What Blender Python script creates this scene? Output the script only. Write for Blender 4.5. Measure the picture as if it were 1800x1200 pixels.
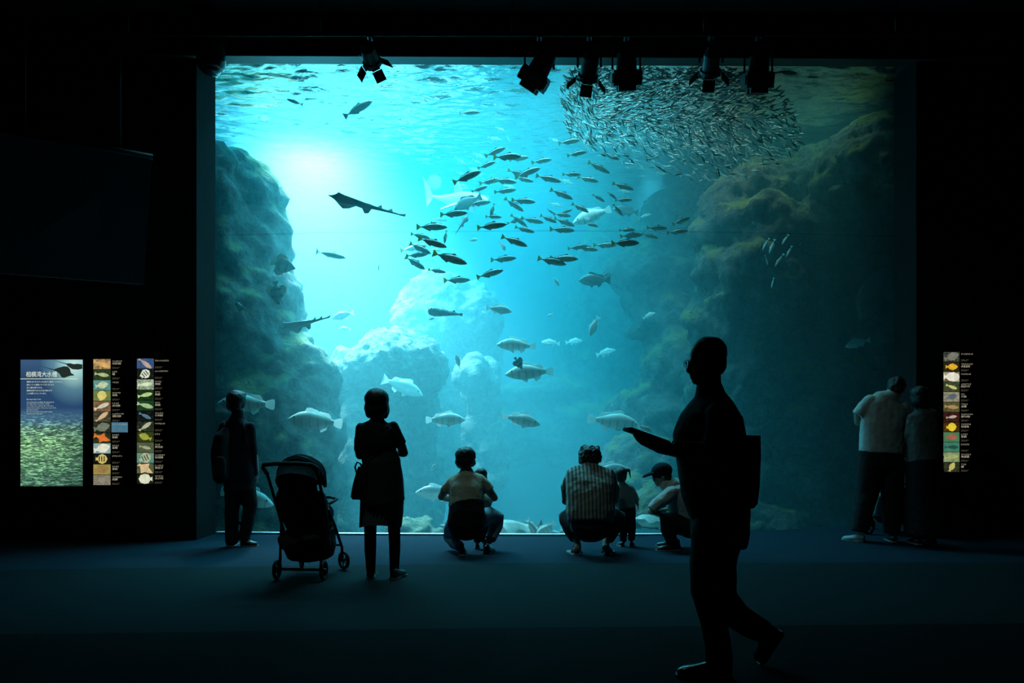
import bpy, bmesh, math, random
import numpy as np
from mathutils import Vector, Matrix, noise, Euler

for _o in list(bpy.data.objects):
    bpy.data.objects.remove(_o)
S = bpy.context.scene
COL = S.collection
R = math.radians

# ------------------------------------------------------------------ camera
EYE = 1.22
cam_d = bpy.data.cameras.new('camera')
cam = bpy.data.objects.new('camera', cam_d)
COL.objects.link(cam)
cam.location = (0, 0, EYE)
cam.rotation_euler = (R(90), 0, 0)
cam_d.sensor_width = 36
cam_d.lens = 28.0
cam_d.shift_y = 160 / 1800
cam_d.clip_end = 100
S.camera = cam

# ------------------------------------------------------------------ world, exposure, lamps
world = bpy.data.worlds.new('world')
S.world = world
world.use_nodes = True
world.node_tree.nodes['Background'].inputs[0].default_value = (0.0, 0.0, 0.0, 1)
world.node_tree.nodes['Background'].inputs[1].default_value = 0.0
S.view_settings.view_transform = 'Standard'
S.view_settings.look = 'None'
S.view_settings.gamma = 1
S.view_settings.use_curve_mapping = False
S.view_settings.exposure = 0.0
S.cycles.max_bounces = 7
S.cycles.diffuse_bounces = 2
S.cycles.glossy_bounces = 3
S.cycles.transmission_bounces = 3
S.cycles.volume_bounces = 1
S.cycles.transparent_max_bounces = 8
S.cycles.caustics_reflective = False
S.cycles.caustics_refractive = False
S.cycles.sample_clamp_indirect = 4
S.cycles.use_adaptive_sampling = True
S.cycles.adaptive_threshold = 0.02


def lamp(name, kind, loc, target, energy, color, size=1.0, size_y=None, spot=None, blend=0.5, spread=None):
    d = bpy.data.lights.new(name, kind)
    d.energy = energy
    d.color = color
    if kind == 'AREA':
        d.shape = 'RECTANGLE'
        d.size = size
        d.size_y = size_y or size
        if spread:
            d.spread = R(spread)
    elif kind == 'SPOT':
        d.shadow_soft_size = size
        d.spot_size = R(spot)
        d.spot_blend = blend
    else:
        d.shadow_soft_size = size
    o = bpy.data.objects.new(name, d)
    o.location = loc
    o.rotation_euler = (Vector(target) - Vector(loc)).to_track_quat('-Z', 'Y').to_euler()
    COL.objects.link(o)
    return o


# lamps hung above the open top of the tank, with unseen area fills added
lamp('tank_flood', 'SPOT', (-3.3, 12.9, 6.8), (-3.0, 13.4, 0), 19000, (0.56, 0.90, 1.0), 0.6, spot=98, blend=1.0)
lamp('tank_spot', 'SPOT', (2.55, 14.4, 6.4), (2.3, 14.3, 0), 900, (0.25, 0.80, 1.0), 0.08, spot=40, blend=0.8)
lamp('tank_fill', 'AREA', (-1.7, 13.3, 7.6), (-1.7, 13.3, 0), 900, (0.03, 0.74, 1.0), 5.2, 5.0, spread=100)  # broad unseen fill added to brighten the haze and rock tops
lamp('front_fill', 'AREA', (-0.1, 10.8, 6.9), (-0.1, 10.7, 0), 200, (0.30, 0.88, 1.0), 4.2, 0.8, spread=110)  # unseen fill added near the glass to light fish backs and sardines
lamp('cliff_lamp', 'SPOT', (2.1, 10.6, 8.0), (3.15, 11.6, 4.0), 470, (0.95, 1.0, 0.72), 0.2, spot=38, blend=0.9)
lamp('right_flood', 'SPOT', (4.1, 11.2, 7.3), (4.1, 11.2, 0), 230, (0.42, 1.0, 0.88), 0.25, spot=66, blend=0.9)
# dim gallery lamp far behind the visitors
lamp('gallery_lamp', 'SPOT', (-1.6, 5.3, 5.5), (0.6, 8.2, 0.6), 75, (0.58, 0.98, 0.88), 0.12, spot=92, blend=0.8)


# ------------------------------------------------------------------ helpers
def at(px, py, D):
    """point at depth D (metres from the camera plane) seen at photo pixel px, py"""
    return Vector(((px - 900) / 1400 * D, D, EYE - (py - 760) / 1400 * D))


WORLD = {}


def link(o, parent=None):
    COL.objects.link(o)
    if parent is not None:
        o.parent = parent
        o.location = o.location - WORLD[parent.name] if o.type == 'EMPTY' else o.location
    return o


def root(name, loc, label=None, cat=None, group=None):
    o = bpy.data.objects.new(name, None)
    o.empty_display_size = 0.1
    o.location = loc
    COL.objects.link(o)
    WORLD[o.name] = Vector(loc)
    tag(o, label, cat, group)
    return o


def tag(o, label=None, cat=None, group=None, kind=None):
    if label: o['label'] = label
    if cat: o['category'] = cat
    if group: o['group'] = group
    if kind: o['kind'] = kind
    return o


def mk(name, me, mat=None, parent=None, smooth=True, label=None, cat=None, group=None, kind=None):
    """link a mesh given in world coordinates; a child is moved into its parent's space"""
    if isinstance(me, bmesh.types.BMesh):
        bm = me
        me = bpy.data.meshes.new(name)
        bm.normal_update()
        bm.to_mesh(me)
        bm.free()
    if mat is not None:
        me.materials.clear()
        for m in (mat if isinstance(mat, (list, tuple)) else [mat]):
            me.materials.append(m)
    o = bpy.data.objects.new(name, me)
    COL.objects.link(o)
    if parent is not None:
        w = WORLD[parent.name]
        me.transform(Matrix.Translation(-w))
        o.parent = parent
        WORLD[o.name] = w
    else:
        n = len(me.vertices)
        co = np.empty(n * 3, 'f')
        me.vertices.foreach_get('co', co)
        co = co.reshape(-1, 3)
        c = Vector(((co[:, 0].min() + co[:, 0].max()) / 2, (co[:, 1].min() + co[:, 1].max()) / 2, co[:, 2].min()))
        me.transform(Matrix.Translation(-c))
        o.location = c
        WORLD[o.name] = c
    if smooth:
        me.polygons.foreach_set('use_smooth', [True] * len(me.polygons))
    tag(o, label, cat, group, kind)
    return o


def bm_box(bm, a, b):
    (x0, y0, z0), (x1, y1, z1) = a, b
    vs = [bm.verts.new(p) for p in ((x0, y0, z0), (x1, y0, z0), (x1, y1, z0), (x0, y1, z0),
                                    (x0, y0, z1), (x1, y0, z1), (x1, y1, z1), (x0, y1, z1))]
    for f in ((3, 2, 1, 0), (4, 5, 6, 7), (0, 1, 5, 4), (1, 2, 6, 5), (2, 3, 7, 6), (3, 0, 4, 7)):
        bm.faces.new([vs[i] for i in f])
    return vs


def box(a, b, M=None):
    bm = bmesh.new()
    bm_box(bm, a, b)
    if M is not None:
        bm.transform(M)
    return bm


def prism(poly, z0, z1):
    """closed vertical prism over a plan polygon"""
    bm = bmesh.new()
    lo = [bm.verts.new((x, y, z0)) for x, y in poly]
    hi = [bm.verts.new((x, y, z1)) for x, y in poly]
    n = len(poly)
    bm.faces.new(lo[::-1])
    bm.faces.new(hi)
    for i in range(n):
        bm.faces.new((lo[i], lo[(i + 1) % n], hi[(i + 1) % n], hi[i]))
    bmesh.ops.recalc_face_normals(bm, faces=bm.faces)
    return bm


def frame_of(d, up=Vector((0, 0, 1))):
    d = d.normalized()
    s = d.cross(up)
    if s.length < 1e-4:
        s = d.cross(Vector((0, 1, 0)))
    s.normalize()
    return s, s.cross(d).normalized()


def add_tube(bm, pts, rads, seg=8, caps=True, flat=1.0, side=None):
    """tapering tube through pts; flat squeezes the second axis; side fixes the first axis"""
    pts = [Vector(p) for p in pts]
    if not hasattr(rads, '__len__'):
        rads = [rads] * len(pts)
    rings = []
    ps = None
    for i, p in enumerate(pts):
        d = (pts[min(i + 1, len(pts) - 1)] - pts[max(i - 1, 0)])
        if d.length < 1e-7:
            d = Vector((0, 0, 1))
        d.normalize()
        s = Vector(side) if side is not None else (ps if ps is not None else frame_of(d)[0])
        s = s - d * s.dot(d)
        if s.length < 1e-4:
            s = frame_of(d)[0]
        s.normalize()
        ps = s
        u = s.cross(d)
        r = rads[i]
        r1, r2 = r if hasattr(r, '__len__') else (r, r * flat)
        rings.append([bm.verts.new(p + s * (math.cos(t) * r1) + u * (math.sin(t) * r2))
                      for t in [2 * math.pi * k / seg for k in range(seg)]])
    for a, b in zip(rings, rings[1:]):
        for k in range(seg):
            bm.faces.new((a[k], a[(k + 1) % seg], b[(k + 1) % seg], b[k]))
    if caps:
        bm.faces.new(rings[0][::-1])
        bm.faces.new(rings[-1])
    return rings


def add_ell(bm, c, r, rot=None, seg=14, rings=9):
    M = Matrix.Translation(Vector(c)) @ (rot.to_4x4() if rot is not None else Matrix.Identity(4)) @ Matrix.Diagonal((r[0], r[1], r[2], 1))
    bmesh.ops.create_uvsphere(bm, u_segments=seg, v_segments=rings, radius=1, matrix=M)


def add_cap(bm, a, b, ra, rb, seg=12):
    """capsule with round ends"""
    a, b = Vector(a), Vector(b)
    d = b - a
    if d.length < 1e-5:
        add_ell(bm, a, (ra, ra, ra))
        return
    dn = d.normalized()
    pts, rr = [], []
    for t in (-1, -0.85, -0.5):
        pts.append(a + dn * ra * t)
        rr.append(max(ra * math.sqrt(max(0, 1 - t * t)), ra * 0.02))
    pts.append(a); rr.append(ra)
    pts.append(b); rr.append(rb)
    for t in (0.5, 0.85, 1):
        pts.append(b + dn * rb * t)
        rr.append(max(rb * math.sqrt(max(0, 1 - t * t)), rb * 0.02))
    add_tube(bm, pts, rr, seg)


_tex = {}


def cloud(scale, depth=2, kind='CLOUDS'):
    k = (scale, depth, kind)
    if k not in _tex:
        t = bpy.data.textures.new('relief', kind)
        t.noise_scale = scale
        if kind == 'CLOUDS':
            t.noise_depth = depth
        elif kind == 'MUSGRAVE':
            t.octaves = depth
        _tex[k] = t
    return _tex[k]


def remesh(bm, voxel, smooth=3, disp=(), flow=None):
    """union of closed pieces as one skin; returns a plain mesh"""
    me = bpy.data.meshes.new('tmp')
    bmesh.ops.recalc_face_normals(bm, faces=bm.faces)
    bm.to_mesh(me)
    bm.free()
    o = bpy.data.objects.new('tmp', me)
    COL.objects.link(o)
    m = o.modifiers.new('r', 'REMESH')
    m.mode = 'VOXEL'
    m.voxel_size = voxel
    if smooth:
        s = o.modifiers.new('s', 'SMOOTH')
        s.iterations = smooth
        s.factor = 0.5
    for tex, st in disp:
        d = o.modifiers.new('d', 'DISPLACE')
        d.texture = tex
        d.strength = st
        d.mid_level = 0.5
        d.texture_coords = 'GLOBAL'
    dg = bpy.context.evaluated_depsgraph_get()
    ev = o.evaluated_get(dg)
    out = bpy.data.meshes.new_from_object(ev)
    bpy.data.objects.remove(o)
    bpy.data.meshes.remove(me)
    return out


def copy_tree(o, parent=None):
    c = o.copy()
    COL.objects.link(c)
    WORLD[c.name] = WORLD.get(o.name, Vector())
    if parent is not None:
        c.parent = parent
    for ch in o.children:
        copy_tree(ch, c)
    return c


# ------------------------------------------------------------------ materials
def nmat(name):
    m = bpy.data.materials.new(name)
    m.use_nodes = True
    nt = m.node_tree
    nt.nodes.clear()
    out = nt.nodes.new('ShaderNodeOutputMaterial')
    return m, nt, out


def L(nt, a, b):
    nt.links.new(a, b)


def node(nt, t, **kw):
    n = nt.nodes.new('ShaderNode' + t)
    for k, v in kw.items():
        if k.startswith('_'):
            setattr(n, k[1:], v)
        else:
            key = int(k[1:]) if k[0] == 'i' and k[1:].isdigit() else k.replace('_', ' ')
            n.inputs[key].default_value = v
    return n


def ramp(nt, fac, stops):
    n = nt.nodes.new('ShaderNodeValToRGB')
    e = n.color_ramp.elements
    while len(e) > 1:
        e.remove(e[-1])
    e[0].position, e[0].color = stops[0][0], (*stops[0][1], 1)
    for p, c in stops[1:]:
        x = e.new(p)
        x.color = (*c, 1)
    L(nt, fac, n.inputs[0])
    return n.outputs[0]


def surf(name, c1, c2=None, scale=20.0, rough=0.7, bump=0.0, bscale=60.0, metal=0.0, spec=0.5, detail=4.0, stretch=None, sheen=0.0):
    """Principled with a noise mottled colour and fine relief"""
    m, nt, out = nmat(name)
    p = node(nt, 'BsdfPrincipled', Roughness=rough, Metallic=metal)
    p.inputs['Specular IOR Level'].default_value = spec
    tc = node(nt, 'TexCoord')
    src = tc.outputs['Object']
    if stretch:
        mp = node(nt, 'Mapping', Scale=stretch)
        L(nt, src, mp.inputs[0])
        src = mp.outputs[0]
    c2 = c2 or tuple(x * 0.7 for x in c1)
    n = node(nt, 'TexNoise', Scale=scale, Detail=detail, Roughness=0.6)
    L(nt, src, n.inputs[0])
    L(nt, ramp(nt, n.outputs[0], [(0.35, c1), (0.65, c2)]), p.inputs['Base Color'])
    if bump:
        b = node(nt, 'TexNoise', Scale=bscale, Detail=5.0)
        L(nt, src, b.inputs[0])
        bn = node(nt, 'Bump', Strength=bump, Distance=0.02)
        L(nt, b.outputs[0], bn.inputs['Height'])
        L(nt, bn.outputs[0], p.inputs['Normal'])
    L(nt, p.outputs[0], out.inputs[0])
    return m


M_wall = surf('black_wall', (0.008, 0.009, 0.010), (0.006, 0.0065, 0.007), 3, 0.85, 0.1, 40)
M_reveal = surf('reveal_paint', (0.024, 0.025, 0.025), (0.02, 0.021, 0.021), 2.5, 0.95, 0.05, 30, spec=0.03)
M_lintel = surf('lintel_paint', (0.02, 0.02, 0.02), (0.016, 0.016, 0.016), 2.5, 0.6, 0.03, 30, spec=0.3)
M_gloss = surf('dark_gloss', (0.03, 0.034, 0.036), (0.025, 0.028, 0.03), 3, 0.12, 0.0, spec=0.6)
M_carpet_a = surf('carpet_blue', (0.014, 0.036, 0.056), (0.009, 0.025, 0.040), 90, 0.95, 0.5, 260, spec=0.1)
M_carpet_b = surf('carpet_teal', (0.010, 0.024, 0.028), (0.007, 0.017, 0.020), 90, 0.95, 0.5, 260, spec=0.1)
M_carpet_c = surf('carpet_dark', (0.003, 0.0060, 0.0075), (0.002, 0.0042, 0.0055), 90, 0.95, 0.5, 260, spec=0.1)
M_blackmetal = surf('black_metal', (0.012, 0.012, 0.013), (0.009, 0.009, 0.01), 8, 0.45, 0.0)


def rock_mat(name, base, dark, moss_toplight, moss_toplight_amt):
    m, nt, out = nmat(name)
    p = node(nt, 'BsdfPrincipled', Roughness=0.9)
    p.inputs['Specular IOR Level'].default_value = 0.2
    g = node(nt, 'NewGeometry')
    n1 = node(nt, 'TexNoise', Scale=5.0, Detail=8.0, Roughness=0.7)
    L(nt, g.outputs['Position'], n1.inputs[0])
    c = ramp(nt, n1.outputs[0], [(0.32, dark), (0.5, base), (0.68, tuple(min(1, x * 1.5) for x in base))])
    n2 = node(nt, 'TexNoise', Scale=1.1, Detail=5.0, Roughness=0.65)
    L(nt, g.outputs['Position'], n2.inputs[0])
    sx = node(nt, 'SeparateXYZ')
    L(nt, g.outputs['Normal'], sx.inputs[0])
    a = node(nt, 'Math', _operation='MULTIPLY_ADD', i1=0.22, i2=moss_toplight_amt)  # moss patches; up-facing rock is also lightened, top light put into the colour
    L(nt, sx.outputs[2], a.inputs[0])
    b = node(nt, 'Math', _operation='ADD')
    L(nt, n2.outputs[0], b.inputs[0])
    L(nt, a.outputs[0], b.inputs[1])
    f = ramp(nt, b.outputs[0], [(0.56, (0, 0, 0)), (0.66, (1, 1, 1))])
    mx = node(nt, 'MixRGB')
    L(nt, f, mx.inputs[0])
    L(nt, c, mx.inputs[1])
    mx.inputs[2].default_value = (*moss_toplight, 1)
    L(nt, mx.outputs[0], p.inputs['Base Color'])
    v = node(nt, 'TexVoronoi', Scale=9.0)
    L(nt, g.outputs['Position'], v.inputs[0])
    n3 = node(nt, 'TexNoise', Scale=22.0, Detail=8.0, Roughness=0.7)
    L(nt, g.outputs['Position'], n3.inputs[0])
    ad = node(nt, 'Math', _operation='MULTIPLY_ADD', i1=0.6)
    L(nt, v.outputs[0], ad.inputs[0])
    L(nt, n3.outputs[0], ad.inputs[2])
    bn = node(nt, 'Bump', Strength=1.0, Distance=0.12)
    L(nt, ad.outputs[0], bn.inputs['Height'])
    L(nt, bn.outputs[0], p.inputs['Normal'])
    L(nt, p.outputs[0], out.inputs[0])
    return m


M_rock_far = rock_mat('pale_rock', (0.11, 0.13, 0.115), (0.03, 0.037, 0.034), (0.22, 0.25, 0.16), -0.02)
M_rock_left = rock_mat('left_rock', (0.13, 0.16, 0.15), (0.05, 0.065, 0.065), (0.24, 0.27, 0.14), -0.04)
M_rock_right = rock_mat('cliff_rock', (0.09, 0.105, 0.09), (0.022, 0.03, 0.028), (0.17, 0.19, 0.06), -0.04)
M_tankwall = surf('tank_wall_paint', (0.05, 0.10, 0.12), (0.04, 0.08, 0.10), 1.2, 0.9, 0.1, 8)
M_sand = surf('tank_sand', (0.2, 0.2, 0.17), (0.12, 0.13, 0.11), 6, 0.95, 0.8, 30, spec=0.1)

# ------------------------------------------------------------------ gallery shell
GX = [-3.58, -2.0, 0.4, 2.0, 3.4, 4.63]
GD = [9.60, 9.46, 9.38, 9.42, 9.52, 9.65]


def glass_d(x):
    """smooth plan curve of the acrylic"""
    w = np.exp(-((np.array(np.linspace(-0.5, 0.5, 9))) / 0.3) ** 2)
    return float(np.sum(w * np.interp(x + np.linspace(-0.5, 0.5, 9), GX, GD)) / w.sum())


def wall_d(x):
    return 9.05 + (x + 3.58) * 0.01


def on_wall(px, py, off=0.0):
    k = (px - 900) / 1400
    D = (9.05 + 3.58 * 0.01) / (1 - 0.01 * k) - off
    return at(px, py, D)


XL, XR = -3.58, 4.63
ZC = 5.80           # ceiling
ZB = 5.41           # underside of the beam over the window
ZW = 5.74           # water level
xs = list(np.linspace(XL, XR, 33))

# floors: three carpet fields meeting edge to edge
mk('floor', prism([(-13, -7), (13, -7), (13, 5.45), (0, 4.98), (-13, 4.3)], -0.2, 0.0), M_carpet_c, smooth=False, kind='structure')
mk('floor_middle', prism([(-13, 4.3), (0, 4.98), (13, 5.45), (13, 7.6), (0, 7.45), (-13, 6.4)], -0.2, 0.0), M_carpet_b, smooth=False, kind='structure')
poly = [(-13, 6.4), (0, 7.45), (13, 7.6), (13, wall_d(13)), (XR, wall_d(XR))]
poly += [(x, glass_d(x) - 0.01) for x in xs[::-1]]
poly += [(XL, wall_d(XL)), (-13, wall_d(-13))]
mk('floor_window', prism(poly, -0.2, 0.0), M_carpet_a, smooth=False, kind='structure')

T = 0.9


def wall_piece(name, x0, x1, z0, z1, mat, kind='structure', th=0.35):
    return mk(name, prism([(x0, wall_d(x0)), (x1, wall_d(x1)), (x1, wall_d(x1) + th), (x0, wall_d(x0) + th)], z0, z1), mat, smooth=False, kind=kind)


wall_piece('wall_left', -13, XL - 0.04, 0, ZC, M_wall, th=0.55)
wall_piece('wall_right', XR + 0.04, 13, 0, ZC, M_wall, th=0.55)
# carpeted ramp rising to the glass at the right
bm = bmesh.new()
rx = [1.6, 2.2, 2.85, 3.5, 4.1, XR - 0.002]
rz = [0.002, 0.014, 0.045, 0.07, 0.09, 0.10]
f_ = [bm.verts.new((x, 8.3, 0.001)) for x in rx] + [bm.verts.new((13, 8.3, 0.001))]
b_ = [bm.verts.new((x, glass_d(x) - 0.005, z)) for x, z in zip(rx, rz)]
for i in range(len(rx) - 1):
    bm.faces.new((f_[i], f_[i + 1], b_[i + 1], b_[i]))
w0, w1 = bm.verts.new((XR, wall_d(XR) - 0.014, 0.088)), bm.verts.new((13, wall_d(13) - 0.01, 0.088))
bm.faces.new((f_[-2], f_[-1], w1, w0))
bm.faces.new((f_[-2], w0, b_[-1]))
mk('floor_ramp', bm, M_carpet_a, smooth=False, kind='structure')
# painted reveals of the window
mk('trim_1', prism([(XL - 0.04, wall_d(XL) - 0.012), (XL, wall_d(XL) - 0.012), (XL, glass_d(XL) + 0.02), (XL - 0.04, glass_d(XL) + 0.02)], 0, ZB + 0.1), M_reveal, smooth=False, kind='structure')
mk('trim_2', prism([(XR, wall_d(XR) - 0.012), (XR + 0.04, wall_d(XR) - 0.012), (XR + 0.04, glass_d(XR) + 0.02), (XR, glass_d(XR) + 0.02)], 0, ZB + 0.1), M_reveal, smooth=False, kind='structure')
# beam over the window with a glossy rounded lower edge
y0, y1 = 8.98, 9.0
bm = bmesh.new()
sec = [(0.0, 0.45), (0.0, 0.012), (0.004, 0.004), (0.012, 0.0), (0.495, 0.137), (0.50, 0.145), (0.50, 0.45)]
ends = []
for x in (-13, 13):
    yb = wall_d(x) - 0.20
    ends.append([bm.verts.new((x, yb + a, ZB + b)) for a, b in sec])
for k in range(len(sec)):
    j = (k + 1) % len(sec)
    bm.faces.new((ends[0][k], ends[0][j], ends[1][j], ends[1][k]))
bm.faces.new(ends[0][::-1]); bm.faces.new(ends[1])
bmesh.ops.recalc_face_normals(bm, faces=bm.faces)
o = mk('ceiling_beam', bm, [M_wall, M_lintel], smooth=False, kind='structure')
for p in o.data.polygons:
    zz = p.center.z + o.location.z
    if p.normal.z < -0.3:
        p.material_index = 1
mk('wall_back', prism([(-13, wall_d(-13) - 0.15), (13, wall_d(13) - 0.15), (13, wall_d(13) + 0.3), (-13, wall_d(-13) + 0.3)], ZB + 0.45, 9.2), M_wall, smooth=False, kind='structure')
mk('ceiling', box((-13, -7, ZC + 0.06), (13, 8.8, ZC + 0.3)), M_wall, smooth=False, kind='structure')
mk('wall_near', box((-13, -7.3, 0), (13, -7, ZC + 0.3)), M_wall, smooth=False, kind='structure')
mk('wall_west', box((-13.3, -7.3, 0), (-13, 8.9, ZC + 0.3)), M_wall, smooth=False, kind='structure')
mk('wall_east', box((13, -7.3, 0), (13.3, 10.9, ZC + 0.3)), M_wall, smooth=False, kind='structure')

# ------------------------------------------------------------------ acrylic window
m, nt, out = nmat('acrylic')
tr = node(nt, 'BsdfTransparent')
tr.inputs[0].default_value = (0.985, 0.995, 0.99, 1)
gl = node(nt, 'BsdfGlossy', Roughness=0.02)
fr = node(nt, 'Fresnel', IOR=1.28)
mx = node(nt, 'MixShader')
L(nt, fr.outputs[0], mx.inputs[0]); L(nt, tr.outputs[0], mx.inputs[1]); L(nt, gl.outputs[0], mx.inputs[2])
L(nt, mx.outputs[0], out.inputs[0])
M_acr = m
m, nt, out = nmat('acrylic_joint')
tr = node(nt, 'BsdfTransparent')
tr.inputs[0].default_value = (0.93, 0.96, 0.96, 1)
df = node(nt, 'BsdfDiffuse')
df.inputs[0].default_value = (0.5, 0.55, 0.55, 1)
mx = node(nt, 'MixShader', i0=0.04)
L(nt, tr.outputs[0], mx.inputs[1]); L(nt, df.outputs[0], mx.inputs[2]); L(nt, mx.outputs[0], out.inputs[0])
M_seam = m


def curved_sheet(z0, z1, off=0.0):
    bm = bmesh.new()
    a = [bm.verts.new((x, glass_d(x) + off, z0)) for x in xs]
    b = [bm.verts.new((x, glass_d(x) + off, z1)) for x in xs]
    for i in range(len(xs) - 1):
        bm.faces.new((a[i], a[i + 1], b[i + 1], b[i]))
    return bm


def curved_bar(z0, z1, d0, d1):
    P = [(x, glass_d(x) + d0) for x in xs] + [(x, glass_d(x) + d1) for x in xs[::-1]]
    return prism(P, z0, z1)


zs = 3.60
win = root('window_1', (0.7, glass_d(0.7), 0.0))
win['kind'] = 'structure'
mk('pane', curved_sheet(0.0, zs - 0.005, 0.01), M_acr, win)
mk('pane', curved_sheet(zs + 0.005, 6.4, 0.01), M_acr, win)
mk('seam', curved_bar(zs - 0.005, zs + 0.005, 0.0, 0.03), M_seam, win, smooth=False)
M_sill = surf('white_sill', (0.8, 0.85, 0.85), (0.7, 0.76, 0.76), 5, 0.6)
mk('tank_wall_front', prism([(x, glass_d(x) - 0.02) for x in np.linspace(XL - 0.3, XR + 0.3, 20)] + [(x, glass_d(x) + 0.022) for x in np.linspace(XR + 0.3, XL - 0.3, 20)], -1.9, -0.21), M_tankwall, smooth=False, kind='structure')
mk('window_sill', curved_bar(-0.1, 0.018, 0.03, 0.12), M_sill, win, smooth=False)

# ------------------------------------------------------------------ tank shell
TB = 17.6
P = [(x, glass_d(x) + 0.13) for x in xs]
mk('tank_floor', prism([(-7, TB), (-7, 9.75)] + P + [(9, 9.9), (9, TB)], -1.9, -1.6), M_sand, smooth=False, kind='structure')
mk('tank_wall_back', box((-7.2, TB, -1.9), (9.2, TB + 0.3, 7)), M_tankwall, smooth=False, kind='structure')
mk('tank_wall_left', box((-7.3, 9.7, -1.9), (-7.0, TB + 0.3, 7)), M_tankwall, smooth=False, kind='structure')
mk('tank_wall_right', box((9.0, 9.9, -1.9), (9.3, TB + 0.3, 7)), M_tankwall, smooth=False, kind='structure')

# water body
m, nt, out = nmat('tank_water')
sc = node(nt, 'VolumeScatter', Density=0.09, Anisotropy=0.25)
sc.inputs[0].default_value = (0.30, 0.92, 1.0, 1)
ab = node(nt, 'VolumeAbsorption', Density=0.13)
ab.inputs[0].default_value = (0.10, 0.84, 0.96, 1)
ad = node(nt, 'AddShader')
L(nt, sc.outputs[0], ad.inputs[0]); L(nt, ab.outputs[0], ad.inputs[1]); L(nt, ad.outputs[0], out.inputs['Volume'])
M_water = m
P = [(x, glass_d(x) + 0.025) for x in xs]
o = mk('tank_water', prism([(-6.99, TB - 0.01), (-6.99, 9.75)] + P + [(8.99, 9.9), (8.99, TB - 0.01)], -1.58, ZW + 0.15), M_water, smooth=False, kind='structure')

# rippled surface seen from below
m, nt, out = nmat('water_surface')
tr = node(nt, 'BsdfTransparent')
gl = node(nt, 'BsdfGlossy', Roughness=0.03)
fr = node(nt, 'Fresnel', IOR=1.333)
mx = node(nt, 'MixShader')
tc = node(nt, 'TexCoord')
mp = node(nt, 'Mapping', Scale=(1.0, 1.6, 1.0))
L(nt, tc.outputs['Object'], mp.inputs[0])
n = node(nt, 'TexNoise', Scale=7.0, Detail=3.0)
L(nt, mp.outputs[0], n.inputs[0])
bn = node(nt, 'Bump', Strength=0.5, Distance=0.05)
L(nt, n.outputs[0], bn.inputs['Height'])
L(nt, bn.outputs[0], gl.inputs['Normal']); L(nt, bn.outputs[0], fr.inputs['Normal'])
L(nt, fr.outputs[0], mx.inputs[0]); L(nt, tr.outputs[0], mx.inputs[1]); L(nt, gl.outputs[0], mx.inputs[2])
L(nt, mx.outputs[0], out.inputs[0])
nx, ny = 330, 480
X, Y = np.meshgrid(np.linspace(-6.95, 8.95, nx), np.linspace(9.35, TB - 0.05, ny))
Z = np.zeros_like(X)
rng = np.random.default_rng(4)
for k in range(90):
    lam = 0.085 * (6 ** rng.uniform(0, 1))
    a = rng.normal(math.pi / 2, 0.42)
    Z += 0.0050 * lam ** 1.0 * np.sin(2 * math.pi / lam * (X * math.cos(a) + Y * math.sin(a)) + rng.uniform(0, 6.28) + 0.6 * np.sin(X * 1.3 + k) + 0.5 * np.sin(Y * 0.9 + 2 * k))
co = np.stack([X, Y, Z + ZW], -1).reshape(-1, 3)
i = np.arange((ny - 1) * nx).reshape(ny - 1, nx)[:, :-1].ravel()
F = np.stack([i, i + 1, i + 1 + nx, i + nx], 1)
me = bpy.data.meshes.new('water_surface')
me.from_pydata(co.tolist(), [], F.tolist())
mk('water_surface', me, m, kind='structure')
# ------------------------------------------------------------------ rocks in the tank
def blob(bm, px, py, D, rx, ry, rd, rot=0.0):
    """ellipsoid centred at the given place; rx, ry in photo pixels at that depth, rd metres deep"""
    c = at(px, py, D)
    k = D / 1400
    add_ell(bm, c, (rx * k, rd, ry * k), Matrix.Rotation(R(rot), 3, 'Y'), 18, 12)


vor = (cloud(0.22, 0, 'VORONOI'), 0.16)


def rock(name, blobs, voxel, disp, mat, label, group=None, smooth=2):
    bm = bmesh.new()
    for b in blobs:
        blob(bm, *b)
    me = remesh(bm, voxel, smooth, disp)
    return mk(name, me, mat, label=label, cat='rock', group=group)


cl = cloud
big = (cl(1.1, 3), 0.30)
mid = (cl(0.42, 4), 0.22)
fin = (cl(0.19, 5), 0.17)
rock('rock_pillar', [
    (340, 340, 10.8, 110, 95, 1.0), (400, 330, 11.2, 80, 62, 0.9), (440, 352, 11.2, 50, 60, 0.7, 20), (400, 450, 11.2, 110, 120, 1.0), (455, 430, 11.2, 48, 90, 0.7),
    (400, 580, 11.2, 135, 150, 1.1), (430, 520, 11.2, 95, 110, 0.9), (480, 640, 11.2, 85, 75, 0.8),
    (420, 760, 11.1, 170, 160, 1.0), (520, 680, 11.2, 70, 95, 0.7, -12), (500, 830, 11.1, 98, 150, 0.8), (540, 750, 11.1, 58, 110, 0.6),
    (440, 940, 11.0, 150, 120, 0.9)],
    0.06, [big, mid, fin], M_rock_left, 'tall dark rock pillar rising at the left end of the tank')
rock('boulder', [(770, 545, 14.3, 72, 72, 0.6), (735, 590, 14.2, 50, 80, 0.5), (830, 560, 14.4, 55, 62, 0.6), (790, 640, 15.0, 95, 90, 0.5), (780, 760, 15.0, 110, 120, 0.6)],
    0.045, [(cl(0.8, 3), 0.2), (cl(0.34, 4), 0.17), (cl(0.13, 3), 0.15), (cl(0.06, 2), 0.06)], M_rock_far, 'round pale boulder, the highest of the sunlit ones mid tank')
rock('boulder', [(690, 640, 12.6, 86, 62, 0.8), (640, 650, 12.5, 45, 42, 0.6), (735, 650, 12.6, 50, 60, 0.6), (690, 730, 13.3, 85, 100, 0.5), (690, 860, 13.3, 95, 120, 0.5)],
    0.04, [(cl(0.8, 3), 0.2), (cl(0.34, 4), 0.17), (cl(0.13, 3), 0.15), (cl(0.06, 2), 0.06)], M_rock_far, 'broad pale boulder with bright cracked top below the highest one')
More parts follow.
